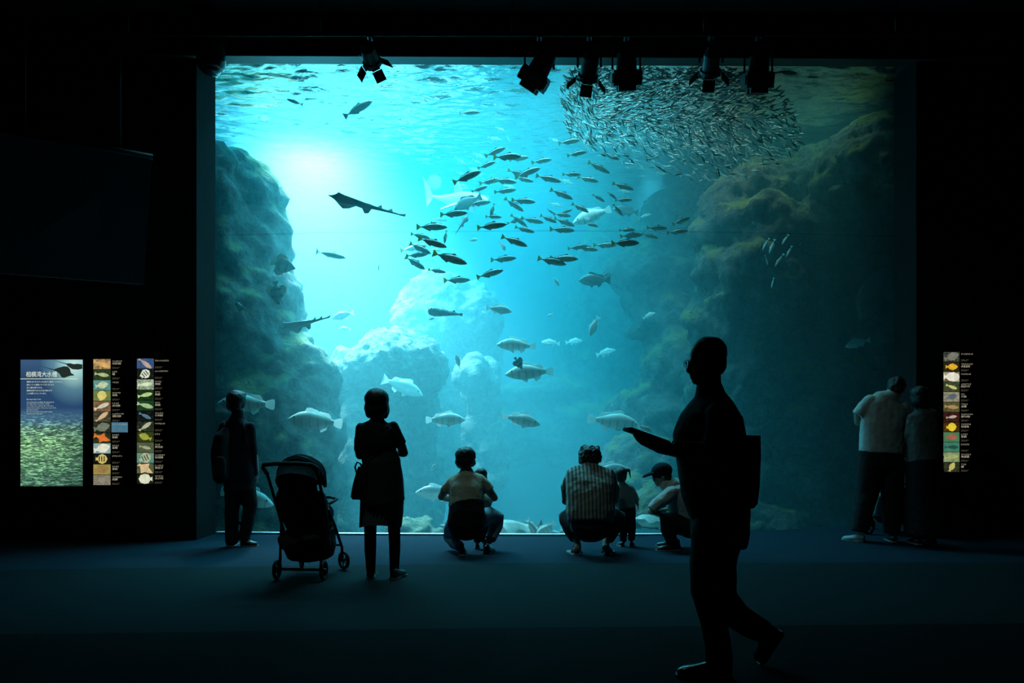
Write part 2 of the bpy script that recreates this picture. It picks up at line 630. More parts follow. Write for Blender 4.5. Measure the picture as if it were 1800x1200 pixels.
rock('boulder', [(608, 650, 13.0, 30, 40, 0.5), (604, 730, 13.0, 40, 90, 0.6), (600, 850, 13.0, 45, 90, 0.6)],
    0.055, [(cl(0.5, 3), 0.3), mid, fin], M_rock_far, 'small pale boulder squeezed beside the dark rock pillar')
rock('boulder', [(830, 655, 13.4, 30, 38, 0.3), (850, 690, 13.8, 34, 60, 0.3), (850, 800, 13.8, 40, 110, 0.3)],
    0.055, [(cl(0.5, 3), 0.3), mid, fin], M_rock_far, 'low dim boulder to the right of the broad pale one')
rock('reef_slope', [(622, 760, 12.2, 34, 60, 0.35), (630, 830, 12.1, 44, 80, 0.4), (632, 920, 12.0, 62, 60, 0.4)],
    0.045, [(cl(0.4, 3), 0.25), (cl(0.15, 3), 0.08)], M_rock_far, 'rough pale reef ledge at the foot of the rock pillar')
rock('low_reef', [(720, 935, 10.9, 45, 28, 0.35), (755, 950, 10.9, 40, 22, 0.3)],
    0.035, [(cl(0.3, 3), 0.2), fin], M_rock_far, 'low crusty reef patch on the tank floor right of the skirted woman')
rock('far_reef', [(960, 690, 16.2, 90, 26, 0.7), (1020, 760, 16.2, 130, 70, 0.8), (900, 760, 16.4, 120, 60, 0.8), (1060, 640, 16.6, 90, 160, 0.7), (1100, 480, 16.0, 90, 120, 0.8)],
    0.09, [big, mid], M_rock_right, 'dim reef shelf across the back of the tank')
rock('rock_shelf', [(1150, 480, 13.6, 85, 48, 0.9), (1190, 400, 13.8, 70, 55, 0.9), (1130, 520, 13.6, 40, 50, 0.5), (1170, 560, 13.4, 55, 70, 0.7), (1140, 570, 13.2, 40, 26, 0.4, -35), (1180, 650, 13.2, 62, 80, 0.8), (1160, 740, 13.0, 55, 70, 0.7),
    (1130, 820, 12.6, 75, 60, 0.7), (1240, 360, 14.0, 60, 45, 0.8), (1110, 720, 13.6, 40, 30, 0.4), (1100, 880, 12.2, 90, 50, 0.7)],
    0.065, [(cl(0.9, 3), 0.5), mid, fin], M_rock_right, 'green mossy rock shelf standing behind the right cliff')
rock('rock_cliff', [
    (1545, 300, 11.05, 105, 98, 0.8), (1520, 330, 12.0, 130, 95, 1.0), (1420, 340, 12.2, 75, 75, 0.9), (1330, 345, 12.0, 62, 52, 0.8, -15), (1270, 380, 12.0, 42, 60, 0.7),
    (1330, 420, 11.8, 105, 60, 1.0), (1450, 430, 12.0, 130, 90, 1.1), (1560, 420, 11.8, 110, 120, 1.0),
    (1300, 485, 11.6, 75, 62, 0.9), (1350, 520, 11.6, 75, 90, 0.9), (1270, 560, 11.7, 52, 100, 0.7), (1460, 560, 12.3, 120, 130, 0.9),
    (1300, 660, 11.8, 75, 130, 0.8), (1250, 700, 11.8, 50, 90, 0.6), (1420, 700, 12.2, 150, 170, 1.0), (1580, 640, 12.2, 130, 260, 1.0),
    (1290, 830, 11.8, 80, 110, 0.8), (1380, 860, 12.0, 160, 120, 0.9), (1560, 880, 12.0, 160, 120, 0.9), (1300, 920, 11.2, 120, 40, 0.7), (1660, 480, 12, 120, 420, 1.0)],
    0.065, [(cl(1.0, 3), 0.40), (cl(0.45, 5), 0.42), (cl(0.13, 4), 0.17)], M_rock_right, 'huge mossy rock cliff filling the right side of the tank')
rock('corner_rock', [(1205, 870, 10.9, 62, 30, 0.5), (1150, 885, 10.8, 60, 24, 0.4), (1130, 905, 10.7, 45, 22, 0.35)],
    0.04, [(cl(0.35, 3), 0.22), fin], M_rock_far, 'pale crusty rock on the tank floor behind the capped man')
# ------------------------------------------------------------------ fish
def fish_mat(name, back, belly, rough=0.35, band=None, mottle=0.0, zsplit=0.0, soft=0.04):
    m, nt, out = nmat(name)
    p = node(nt, 'BsdfPrincipled', Roughness=rough)
    tc = node(nt, 'TexCoord')
    sx = node(nt, 'SeparateXYZ')
    L(nt, tc.outputs['Object'], sx.inputs[0])
    n = node(nt, 'TexNoise', Scale=22.0, Detail=4.0)
    L(nt, tc.outputs['Object'], n.inputs[0])
    a = node(nt, 'Math', _operation='MULTIPLY_ADD', i1=0.06, i2=0.47 - zsplit)
    L(nt, n.outputs[0], a.inputs[0])
    b = node(nt, 'Math', _operation='ADD')
    L(nt, a.outputs[0], b.inputs[0]); L(nt, sx.outputs[2], b.inputs[1])
    c = ramp(nt, b.outputs[0], [(0.5 - soft, belly), (0.5 + soft, back)])
    if band:
        w = node(nt, 'TexWave', Scale=band[0], Distortion=1.2)
        w.bands_direction = 'X'
        L(nt, tc.outputs['Object'], w.inputs[0])
        f = ramp(nt, w.outputs['Fac'], [(band[2], (0, 0, 0)), (band[2] + 0.1, (1, 1, 1))])
        mx = node(nt, 'MixRGB')
        L(nt, f, mx.inputs[0]); L(nt, c, mx.inputs[1])
        mx.inputs[2].default_value = (*band[1], 1)
        c = mx.outputs[0]
    L(nt, c, p.inputs['Base Color'])
    L(nt, p.outputs[0], out.inputs[0])
    return m


def fin_mat(name, c, alpha=0.75):
    m, nt, out = nmat(name)
    p = node(nt, 'BsdfPrincipled', Roughness=0.5)
    p.inputs['Base Color'].default_value = (*c, 1)
    t = node(nt, 'BsdfTranslucent')
    t.inputs[0].default_value = (*c, 1)
    mx = node(nt, 'MixShader', i0=0.45)
    L(nt, p.outputs[0], mx.inputs[1]); L(nt, t.outputs[0], mx.inputs[2]); L(nt, mx.outputs[0], out.inputs[0])
    return m


M_eye = surf('fish_eye', (0.01, 0.01, 0.01), rough=0.1)
M_fin_y = fin_mat('yellow_fin', (0.55, 0.50, 0.10))
M_fin_d = fin_mat('dark_fin', (0.06, 0.08, 0.07))
M_fin_p = fin_mat('pale_fin', (0.92, 0.95, 0.92))
M_aji = fish_mat('mackerel_skin', (0.04, 0.048, 0.022), (0.24, 0.24, 0.10), 0.35)
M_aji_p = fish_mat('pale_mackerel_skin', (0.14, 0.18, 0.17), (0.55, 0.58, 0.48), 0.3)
M_sard = fish_mat('sardine_skin', (0.20, 0.25, 0.22), (0.60, 0.64, 0.52), 0.42)
M_group = fish_mat('grouper_skin', (0.55, 0.60, 0.55), (0.75, 0.78, 0.70), 0.5, band=(2.2, (0.50, 0.55, 0.50), 0.84))
M_bream = fish_mat('bream_skin', (0.42, 0.46, 0.44), (0.80, 0.82, 0.75), 0.4)
M_dark = fish_mat('dark_fish_skin', (0.03, 0.035, 0.03), (0.10, 0.11, 0.09), 0.5)
M_bat = fish_mat('spadefish_skin', (0.12, 0.14, 0.11), (0.26, 0.27, 0.20), 0.5, band=(1.1, (0.04, 0.045, 0.04), 0.70))
M_ray = fish_mat('guitarfish_skin', (0.045, 0.05, 0.045), (0.10, 0.11, 0.10), 0.6)
M_ray_g = fish_mat('grey_guitarfish_skin', (0.10, 0.12, 0.11), (0.34, 0.37, 0.33), 0.6)
M_ray_p = fish_mat('pale_ray_skin', (0.35, 0.38, 0.33), (0.75, 0.78, 0.70), 0.6)
M_shark = fish_mat('shark_skin', (0.55, 0.60, 0.60), (0.90, 0.92, 0.90), 0.5)


def fish_body(prof, seg=12):
    """prof rows: x, half height, half width, centre height"""
    bm = bmesh.new()
    rings = []
    for x, h, w, z in prof:
        rings.append([bm.verts.new((x, w * math.cos(t), z + h * math.sin(t))) for t in [2 * math.pi * k / seg for k in range(seg)]])
    for a, b in zip(rings, rings[1:]):
        for k in range(seg):
            bm.faces.new((a[k], b[k], b[(k + 1) % seg], a[(k + 1) % seg]))
    bm.faces.new(rings[0]); bm.faces.new(rings[-1][::-1])
    bmesh.ops.recalc_face_normals(bm, faces=bm.faces)
    return bm


def smooth_prof(pts, n=16):
    xs_ = np.array([p[0] for p in pts])
    out = []
    for t in np.linspace(0, 1, n):
        x = xs_[0] + (xs_[-1] - xs_[0]) * (0.5 - 0.5 * math.cos(math.pi * t))
        out.append((x, *[float(np.interp(x, xs_, [p[k] for p in pts])) for k in (1, 2, 3)]))
    return out


def fin(poly, th=0.006, y=0.0, rot=None, piv=(0, 0, 0)):
    """thin plate from an outline in the x, z plane"""
    bm = bmesh.new()
    a = [bm.verts.new((x, y - th / 2, z)) for x, z in poly]
    b = [bm.verts.new((x, y + th / 2, z)) for x, z in poly]
    bm.faces.new(a); bm.faces.new(b[::-1])
    n = len(poly)
    for i in range(n):
        bm.faces.new((a[i], b[i], b[(i + 1) % n], a[(i + 1) % n]))
    bmesh.ops.triangulate(bm, faces=[f for f in bm.faces if len(f.verts) > 4])
    bmesh.ops.recalc_face_normals(bm, faces=bm.faces)
    if rot is not None:
        bm.transform(Matrix.Translation(piv) @ rot.to_4x4() @ Matrix.Translation(-Vector(piv)))
    return bm


def eyes(x, y, z, r, par):
    for s in (-1, 1):
        bm = bmesh.new()
        add_ell(bm, (x, s * y, z), (r, r * 0.5, r), None, 8, 6)
        mk('eye', bm, M_eye, par)


def slim_fish(name, body, tail, finm, h=0.115, w=0.07, small=False):
    r = root(name, (0, 0, 0))
    pr = smooth_prof([(-0.36, 0.013, 0.012, 0), (-0.25, h * 0.42, w * 0.4, 0), (-0.05, h * 0.88, w * 0.85, 0), (0.12, h, w, 0), (0.3, h * 0.83, w * 0.85, -0.002),
                      (0.42, h * 0.5, w * 0.55, -0.006), (0.49, h * 0.14, w * 0.2, -0.012), (0.5, 0.004, 0.004, -0.013)], 14)
    mk('body', fish_body(pr), body, r)
    mk('tail_fin', fin([(-0.35, 0.012), (-0.40, 0.045), (-0.5, 0.115), (-0.455, 0.03), (-0.43, 0), (-0.455, -0.03), (-0.5, -0.115), (-0.40, -0.045), (-0.35, -0.012)]), tail, r, smooth=False)
    mk('dorsal_fin', fin([(0.16, h * 0.93), (0.10, h + 0.05), (0.0, h * 0.95 + 0.012), (-0.10, h * 0.85 + 0.012), (-0.25, h * 0.45 + 0.012), (-0.25, h * 0.3), (0, h * 0.8)]), finm, r, smooth=False)
    mk('anal_fin', fin([(-0.02, -h * 0.85), (-0.06, -h - 0.03), (-0.25, -h * 0.45 - 0.01), (-0.25, -h * 0.3)]), finm, r, smooth=False)
    mk('pectoral_fin', fin([(0.28, 0), (0.2, -0.03), (0.12, -0.07), (0.2, 0.005)], y=-w * 0.95), finm, r, smooth=False)
    eyes(0.41, w * 0.52, 0.018, 0.018, r)
    return r


def deep_fish(name, body, finm, h=0.17, w=0.075, tail='round'):
    r = root(name, (0, 0, 0))
    pr = smooth_prof([(-0.34, 0.045, 0.015, 0), (-0.22, h * 0.48, w * 0.45, 0.0), (-0.05, h * 0.85, w * 0.85, 0.0), (0.12, h, w, 0.0), (0.28, h * 0.82, w * 0.95, -0.01),
                      (0.40, h * 0.5, w * 0.7, -0.025), (0.47, h * 0.22, w * 0.4, -0.035), (0.5, 0.01, 0.012, -0.04)], 16)
    mk('body', fish_body(pr, 14), body, r)
    if tail == 'round':
        t = [(-0.33, 0.045), (-0.42, 0.085), (-0.485, 0.095), (-0.5, 0.05), (-0.495, 0), (-0.5, -0.05), (-0.485, -0.095), (-0.42, -0.085), (-0.33, -0.045)]
    else:
        t = [(-0.33, 0.03), (-0.40, 0.07), (-0.5, 0.14), (-0.46, 0.04), (-0.44, 0), (-0.46, -0.04), (-0.5, -0.14), (-0.40, -0.07), (-0.33, -0.03)]
    mk('tail_fin', fin(t), finm, r, smooth=False)
    top = [(0.2, h * 0.9)]
    for k in range(9):
        x = 0.17 - k * 0.035
        top.append((x, h * (1.02 - max(0, 0.1 - x) * 1.6) + 0.05))
        top.append((x - 0.012, h * (1.02 - max(0, 0.1 - x) * 1.6) + 0.028))
    top += [(-0.17, h * 0.55 + 0.07), (-0.24, h * 0.45 + 0.075), (-0.29, h * 0.35 + 0.02), (-0.27, h * 0.25), (-0.05, h * 0.75)]
    mk('dorsal_fin', fin(top), finm, r, smooth=False)
    mk('anal_fin', fin([(-0.08, -h * 0.75), (-0.13, -h - 0.035), (-0.22, -h * 0.55 - 0.05), (-0.25, -h * 0.3)]), finm, r, smooth=False)
    mk('pelvic_fin', fin([(0.16, -h * 0.92), (0.06, -h - 0.055), (0.02, -h * 0.9)]), finm, r, smooth=False)
    for s in (-1, 1):
        mk('pectoral_fin', fin([(0.22, -0.03), (0.12, -0.015), (0.07, -0.06), (0.10, -0.10), (0.17, -0.09)], y=s * w * 1.02), finm, r, smooth=False)
    eyes(0.37, w * 0.72, 0.02, 0.016, r)
    return r


def disc_fish(name, body, finm, h=0.30, up=0.42):
    r = root(name, (0, 0, 0))
    pr = smooth_prof([(-0.34, 0.04, 0.012, 0), (-0.24, h * 0.6, 0.03, 0), (-0.08, h * 0.95, 0.05, 0), (0.08, h, 0.055, 0), (0.24, h * 0.75, 0.05, 0), (0.38, h * 0.36, 0.035, -0.01), (0.5, 0.015, 0.012, -0.03)], 16)
    mk('body', fish_body(pr, 14), body, r)
    mk('tail_fin', fin([(-0.32, 0.035), (-0.42, 0.10), (-0.5, 0.13), (-0.48, 0), (-0.5, -0.13), (-0.42, -0.10), (-0.32, -0.035)]), finm, r, smooth=False)
    mk('dorsal_fin', fin([(0.18, h * 0.85), (0.02, up * 0.95), (-0.18, up * 1.06), (-0.33, up * 0.75), (-0.30, h * 0.45), (-0.22, h * 0.5), (-0.05, h * 0.93)]), finm, r, smooth=False)
    mk('anal_fin', fin([(0.1, -h * 0.9), (-0.05, -up), (-0.2, -up * 1.06), (-0.33, -up * 0.7), (-0.28, -h * 0.4), (-0.1, -h * 0.88)]), finm, r, smooth=False)
    eyes(0.34, 0.04, 0.03, 0.02, r)
    return r


rnd = random.Random(11)


def put(o, tail, head, D, dd=None, up=(0, 0, 1), zs=1.0, roll=0.0):
    """lay a fish (head on local +x, length 1) from tail point to head point"""
    ln = math.hypot(head[0] - tail[0], head[1] - tail[1]) * D / 1400
    if dd is None:
        dd = rnd.uniform(-0.3, 0.3) * ln
    a, b = at(*tail, D - dd / 2), at(*head, D + dd / 2)
    x = b - a
    s = x.length
    x.normalize()
    u = Vector(up)
    if abs(x.dot(u)) > 0.93:
        u = Vector((0.5, 0, 1)) if x.z > 0 else Vector((-0.8, 0, 0.2))
    z = (u - x * u.dot(x)).normalized()
    if roll:
        z = Matrix.Rotation(R(roll), 3, x) @ z
    y = z.cross(x)
    M = Matrix((x, y, z)).transposed()
    o.rotation_euler = M.to_euler()
    o.location = (a + b) / 2
    o.scale = (s, s, s * zs)
    return o


SCH = '''905,75,965,100,1 955,105,1078,85,0 1005,175,1118,152,0 1215,165,1305,197,0 1125,212,1250,275,0 533,178,650,128,0 458,155,535,195,1 460,197,512,225,1 355,185,425,228,1
580,185,740,178,0 672,200,785,182,0 800,215,917,196,0 490,248,592,210,0 433,245,500,260,1 367,268,415,285,1 350,330,508,264,0 490,295,527,280,1 663,258,778,296,0 705,300,850,245,0 978,283,1085,283,0
825,290,970,325,0 705,300,812,325,0 500,335,625,310,0 580,315,715,328,0 960,310,1045,340,1 1065,298,1185,325,0 455,382,547,350,0 365,340,430,350,1 380,365,440,362,1 585,385,712,370,0 630,345,705,360,1
1265,335,1388,370,0 1300,375,1372,385,1 908,370,1038,425,0 328,405,402,400,1 440,455,565,440,0 523,400,567,428,1 685,430,823,442,0 645,420,755,495,0 1150,398,1222,440,0 1238,385,1290,425,0 1280,432,1380,428,0
897,447,980,468,1 275,515,432,502,0 585,450,562,530,0 535,525,630,528,0 890,482,930,510,0 968,505,1035,485,0 925,510,1028,522,0 1032,452,1130,500,0 1130,490,1210,530,1 1270,455,1323,522,0 1413,535,1492,510,1
230,540,315,545,1 487,590,657,568,0 850,518,945,560,0 930,535,1050,580,0 740,535,870,560,0 680,515,775,582,0 705,585,818,615,0 660,565,760,530,0 905,598,1048,605,0 1105,562,1185,582,0
138,585,315,585,0 220,560,312,590,0 105,625,215,648,0 148,650,313,700,0 310,605,298,680,0 98,680,222,738,0 45,722,200,690,1 78,752,205,740,0 210,715,280,720,1 232,735,430,795,0 73,757,188,828,0
205,830,308,845,0 295,893,447,888,0 485,875,637,832,0 565,775,713,762,0 627,640,777,695,0 1008,710,1127,692,0 1065,705,1183,718,0 1155,690,1290,690,0 1260,680,1420,675,0 835,765,1000,800,0 905,765,1068,768,0
1305,605,1395,600,0 1310,640,1440,628,0 1435,625,1530,650,0 1462,590,1580,592,0 1578,620,1700,605,0 1610,570,1712,530,0 545,68,632,88,1 592,10,652,38,1 655,60,677,97,1'''
school = []
for t in SCH.split():
    a = [float(v) for v in t.split(',')]
    school.append((690 + a[0] / 3.273, 220 + a[1] / 3.273, 690 + a[2] / 3.273, 220 + a[3] / 3.273, int(a[4])))
aji = slim_fish('mackerel', M_aji, M_fin_y, M_fin_d)
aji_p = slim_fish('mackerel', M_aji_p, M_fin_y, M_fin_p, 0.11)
CX = [(865, 'left part'), (985, 'middle'), (2000, 'right part')]
CY = [(300, 'top'), (372, 'upper half'), (430, 'lower half'), (2000, 'bottom edge')]
bins = {}
for f in school:
    cx, cy = (f[0] + f[2]) / 2, (f[1] + f[3]) / 2
    kx = next(n for v, n in CX if cx < v)
    ky = next(n for v, n in CY if cy < v)
    bins.setdefault((kx, ky, f[4]), []).append(f)
ORD = ['leftmost', 'second', 'third', 'fourth', 'fifth', 'sixth', 'seventh', 'eighth', 'ninth', 'tenth', 'eleventh', 'twelfth', 'thirteenth', 'fourteenth', 'fifteenth', 'sixteenth']
used = {0: False, 1: False}
for (kx, ky, pale), fs in bins.items():
    fs.sort(key=lambda f: f[0] + f[2])
    for k, f in enumerate(fs):
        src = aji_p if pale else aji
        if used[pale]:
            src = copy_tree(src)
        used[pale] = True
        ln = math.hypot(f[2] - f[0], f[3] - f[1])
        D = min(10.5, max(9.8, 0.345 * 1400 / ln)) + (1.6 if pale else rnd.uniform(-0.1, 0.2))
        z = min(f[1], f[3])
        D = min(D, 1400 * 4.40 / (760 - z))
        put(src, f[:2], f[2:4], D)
        look = 'pale slim mackerel' if pale else 'dark slim mackerel'
        if len(fs) == 1:
            lab = f'{look}, alone in the {ky}, {kx} of the school'
        else:
            lab = f'{look}, {ORD[k]}{"" if k == 0 else " from left"} in the {ky}, {kx} of the school'
        tag(src, lab, 'fish', 'mackerel schooling in mid water')

# sardines under the surface
sard_r = None
bm = fish_body(smooth_prof([(-0.36, 0.015, 0.012, 0), (-0.1, 0.085, 0.055, 0), (0.15, 0.10, 0.06, 0), (0.4, 0.06, 0.04, 0), (0.5, 0.006, 0.006, 0)], 6), 6)
tf = fin([(-0.35, 0.0), (-0.5, 0.10), (-0.44, 0), (-0.5, -0.10)], 0.008)
tm = bpy.data.meshes.new('t'); tf.to_mesh(tm); tf.free()
bm.from_mesh(tm)
sm = bpy.data.meshes.new('sardine')
bm.to_mesh(sm)
sm.materials.append(M_sard)
sm.polygons.foreach_set('use_smooth', [True] * len(sm.polygons))


def in_ball(px, py):
    a = ((px - 1195) / 205) ** 2 + ((py - 205) / 95) ** 2
    b = ((px - 1090) / 105) ** 2 + ((py - 165) / 75) ** 2
    c = ((px - 1260) / 150) ** 2 + ((py - 235) / 85) ** 2
    return a < 1 or b < 1 or c < 1


spots = []
while len(spots) < 3000:
    px, py = rnd.uniform(985, 1420), rnd.uniform(119, 330)
    if not in_ball(px, py):
        continue
    if rnd.random() < 0.5 and (px > 1300 or py > 260):
        continue
    Dm = 1400 * 4.36 / (760 - py)
    lo = 9.75
    if Dm < lo + 0.02:
        Dm = lo + 0.02
    D = rnd.uniform(lo, min(Dm, 12.6)) if rnd.random() < 0.5 else rnd.uniform(max(lo, Dm - 1.2), min(Dm, 12.8))
    ang = rnd.gauss(0.15, 0.3) if py < 210 else rnd.gauss(-0.5, 0.45)
    if px < 1050:
        ang = rnd.gauss(-0.9, 0.4)
    if rnd.random() < 0.35:
        ang += math.pi
    yaw = rnd.uniform(-0.7, 0.7)
    spots.append((px, py, D, ang, yaw, rnd.uniform(0.075, 0.14)))
spots.sort(key=lambda s: -s[5] / s[2])
bulk = bmesh.new()
for k, (px, py, D, ang, yaw, s) in enumerate(spots):
    M = Matrix.Translation(at(px, py, D)) @ Euler((0, -ang, yaw)).to_matrix().to_4x4() @ Matrix.Diagonal((s, s, s, 1))
    if k < 300:
        o = bpy.data.objects.new('sardine', sm)
        o.matrix_world = M
        COL.objects.link(o)
        tag(o, 'small silver sardine in the dense ball under the water surface', 'fish', 'sardines in the dense ball under the surface')
    else:
        if k == 300:
            VS = np.array([v.co[:] for v in sm.vertices])
            FS = [tuple(p.vertices) for p in sm.polygons]
            AV, AF = [], []
        Mn = np.array(M)
        AV.append(VS @ Mn[:3, :3].T + Mn[:3, 3])
        AF += [tuple(i + (k - 300) * len(VS) for i in f) for f in FS]
bulk.free()
me = bpy.data.meshes.new('sardine_shoal')
me.from_pydata(np.concatenate(AV).tolist(), [], AF)
mk('sardine_shoal', me, M_sard, label='rest of the dense shoal of small silver sardines below the surface', cat='fish', kind='stuff')

# larger fish, each placed by tail, head and depth
grp = deep_fish('grouper', M_group, M_fin_p, 0.165, 0.08)
brm = deep_fish('sea_bream', M_bream, M_fin_p, 0.17, 0.06, 'fork')
drk = deep_fish('dark_fish', M_dark, M_fin_d, 0.20, 0.07, 'fork')
spd = disc_fish('spadefish', M_bat, fin_mat('olive_fin', (0.22, 0.23, 0.15)))
mul = slim_fish('mullet', M_dark, M_fin_d, M_fin_d, 0.12, 0.08)
wht = slim_fish('slender_fish', M_bream, M_fin_p, M_fin_p, 0.10, 0.06)
BIG = [
    ('g', 942, 609, 873, 603, 10.6, 'pale grouper with bright fan tail facing left, above the striped one'),
    ('g', 973, 652, 888, 655, 10.4, 'pale grouper with faint dark bars, in the middle of the tank'),
    ('g', 748, 738, 818, 735, 10.4, 'bright edged grouper facing right, beside the head of the skirted woman'),
    ('g', 883, 731, 950, 744, 10.3, 'banded grouper facing right, between the two crouching adults'),
    ('g', 1033, 736, 1124, 744, 10.6, 'large grouper facing right at the tip of the held tablet'),
    ('g', 602, 745, 506, 733, 10.0, 'large dim fish facing left in front of the rock pillar'),
    ('g', 483, 711, 381, 706, 9.9, 'big fish passing behind the head of the person with the backpack'),
    ('b', 672, 666, 744, 692, 11.5, 'faint thin edged bream over the head of the skirted woman'),
    ('g', 388, 862, 482, 884, 9.95, 'big pale fish whose round head shows beside the leg of the backpack wearer'),
    ('b', 805, 868, 730, 863, 10.3, 'pale bream half hidden by the elbow of the crouching adult in a cream shirt'),
    ('b', 1030, 835, 1108, 822, 10.2, 'bluish fish passing behind the head of the small child with a ponytail'),
    ('b', 1052, 556, 1036, 590, 11.0, 'white fish diving head down over the centre of the tank'),
    ('b', 984, 604, 952, 600, 12.2, 'small pale blue bream right of the topmost grouper'),
    ('b', 994, 602, 1024, 598, 13.0, 'very faint bream right of the small pale blue one'),
    ('b', 1130, 560, 1152, 549, 11.6, 'small light fish in front of the green rock shelf'),
    ('b', 1048, 624, 1082, 614, 12.8, 'blurred pale fish low over the back reef'),
    ('b', 622, 549, 583, 559, 11.4, 'small translucent fish left of the highest pale boulder'),
    ('b', 617, 579, 596, 577, 11.8, 'tiny round fish above the broad pale boulder'),
    ('b', 855, 541, 900, 546, 10.6, 'white fish gliding right of the highest pale boulder'),
    ('b', 666, 458, 665, 476, 11.0, 'tiny dark fish pointing down, left of the school'),
    ('b', 1120, 748, 1146, 758, 10.2, 'small bright white fish above the hand of the walking man'),
    ('b', 1530, 597, 1485, 608, 10.9, 'dim bream in front of the right cliff over the standing pair'),
    ('d', 1563, 452, 1508, 562, 11.0, 'large dark fish diving along the right edge of the window'),
    ('d', 1357, 798, 1322, 804, 10.8, 'dark slim fish behind the shoulder bag of the walking man'),
    ('d', 1073, 493, 1017, 491, 11.2, 'dark deep bodied fish below the right part of the school'),
    ('d', 1052, 490, 1075, 480, 11.8, 'olive fish just above the dark deep bodied one'),
    ('d', 1122, 374, 1078, 366, 12.0, 'dark blunt fish at the right end of the school'),
    ('g', 1074, 367, 1006, 390, 11.2, 'pale mottled grouper facing left among the mackerel'),
    ('d', 846, 345, 798, 366, 11.2, 'round dark green fish facing left under the shark'),
    ('s', 476, 461, 520, 471, 10.5, 'nearly black disc shaped fish at the edge of the rock pillar'),
    ('s', 484, 494, 489, 536, 10.4, 'striped spadefish nosing down below the black disc shaped one'),
    ('s', 384, 541, 430, 540, 10.2, 'larger striped spadefish at the far left of the tank'),
    ('s', 413, 556, 400, 588, 10.25, 'small dark spadefish under the larger striped one'),
    ('m', 605, 205, 654, 177, 10.4, 'dark mullet climbing right just under the water surface'),
    ('w', 556, 442, 608, 453, 10.6, 'lone mackerel like fish over the bright water left of the school'),
    ('w', 532, 184, 504, 174, 10.2, 'thin pale fish near the top left of the window'),
    ('w', 808, 199, 844, 197, 10.3, 'thin white fish under the surface above the school'),
    ('w', 700, 226, 713, 225, 10.9, 'short white fish under the surface left of the thin white one'),
    ('b', 825, 423, 840, 420, 10.9, 'small white rounded fish in the middle of the school gap'),
    ('b', 878, 424, 889, 440, 10.7, 'little white fish turning down in the school gap'),
    ('b', 973, 488, 983, 502, 10.8, 'little pale fish pointing down under the school'),
    ('b', 972, 551, 962, 556, 11.0, 'tiny pale fish right of the white gliding fish'),
    ('b', 808, 648, 802, 622, 11.0, 'small whitish fish at the right end of the broad boulder'),
    ('b', 758, 826, 766, 815, 10.2, 'little bright fish left of the crouching adult in a cream shirt'),
    ('s', 905, 628, 918, 648, 10.3, 'small dark round fish over the back of the banded grouper'),
    ('b', 752, 562, 764, 558, 11.0, 'small yellow fish under the spotted puffer'),
]
src = {'g': grp, 'b': brm, 'd': drk, 's': spd, 'm': mul, 'w': wht}
seen = set()
for k, tx, ty, hx, hy, D, lab in BIG:
    o = src[k]
    if k in seen:
        o = copy_tree(o)
    seen.add(k)
    put(o, (tx, ty), (hx, hy), D, dd=rnd.uniform(-0.06, 0.06))
    tag(o, lab, 'fish')
# a loose group of pale fish at the cliff
for k, (tx, ty, hx, hy) in enumerate([(1352, 418, 1340, 440), (1362, 420, 1352, 446), (1386, 412, 1374, 430), (1392, 432, 1382, 452), (1378, 446, 1362, 468), (1345, 448, 1350, 466), (1360, 488, 1356, 506)]):
    o = copy_tree(wht)
    put(o, (tx, ty), (hx, hy), 10.4 + 0.1 * (k % 3), dd=0.05)
    tag(o, f'slim striped fish by the cliff ledge, {ORD[k]}{" of the seven" if k == 0 else " from left of the seven"}', 'fish', 'slim striped fish by the cliff ledge')

# spotted puffer
o = root('pufferfish', (0, 0, 0), 'dark banded pufferfish in front of the highest pale boulder', 'fish')
mk('body', fish_body(smooth_prof([(-0.4, 0.03, 0.02, 0), (-0.2, 0.06, 0.05, 0), (0.05, 0.11, 0.11, 0), (0.3, 0.14, 0.14, 0), (0.45, 0.11, 0.11, 0), (0.5, 0.03, 0.03, 0)], 14), 12), fish_mat('puffer_skin', (0.04, 0.05, 0.045), (0.16, 0.18, 0.15), 0.6, band=(1.2, (0.13, 0.15, 0.12), 0.75)), o)
mk('tail_fin', fin([(-0.39, 0.02), (-0.5, 0.05), (-0.5, -0.05), (-0.39, -0.02)]), M_fin_d, o, smooth=False)
mk('dorsal_fin', fin([(-0.18, 0.06), (-0.26, 0.11), (-0.3, 0.04)]), M_fin_d, o, smooth=False)
eyes(0.40, 0.10, 0.06, 0.025, o)
put(o, (813, 553), (752, 546), 10.8, dd=0)


def flat_fish(name, outline, th, mat, label, cat='ray'):
    """a ray or guitarfish: outline (x, half width) along the spine, lens shaped section"""
    r = root(name, (0, 0, 0), label, cat)
    bm = bmesh.new()
    rings = []
    for x, w, h, zc, wav in outline:
        ring = []
        for k in range(16):
            t = 2 * math.pi * k / 16
            c, s = math.cos(t), math.sin(t)
            ring.append(bm.verts.new((x, w * c, zc + h * s * (1 - 0.75 * abs(c)) + wav * abs(c) ** 2)))
        rings.append(ring)
    for a, b in zip(rings, rings[1:]):
        for k in range(16):
            bm.faces.new((a[k], b[k], b[(k + 1) % 16], a[(k + 1) % 16]))
    bm.faces.new(rings[0]); bm.faces.new(rings[-1][::-1])
    bmesh.ops.recalc_face_normals(bm, faces=bm.faces)
    mk('body', bm, mat, r)
    return r


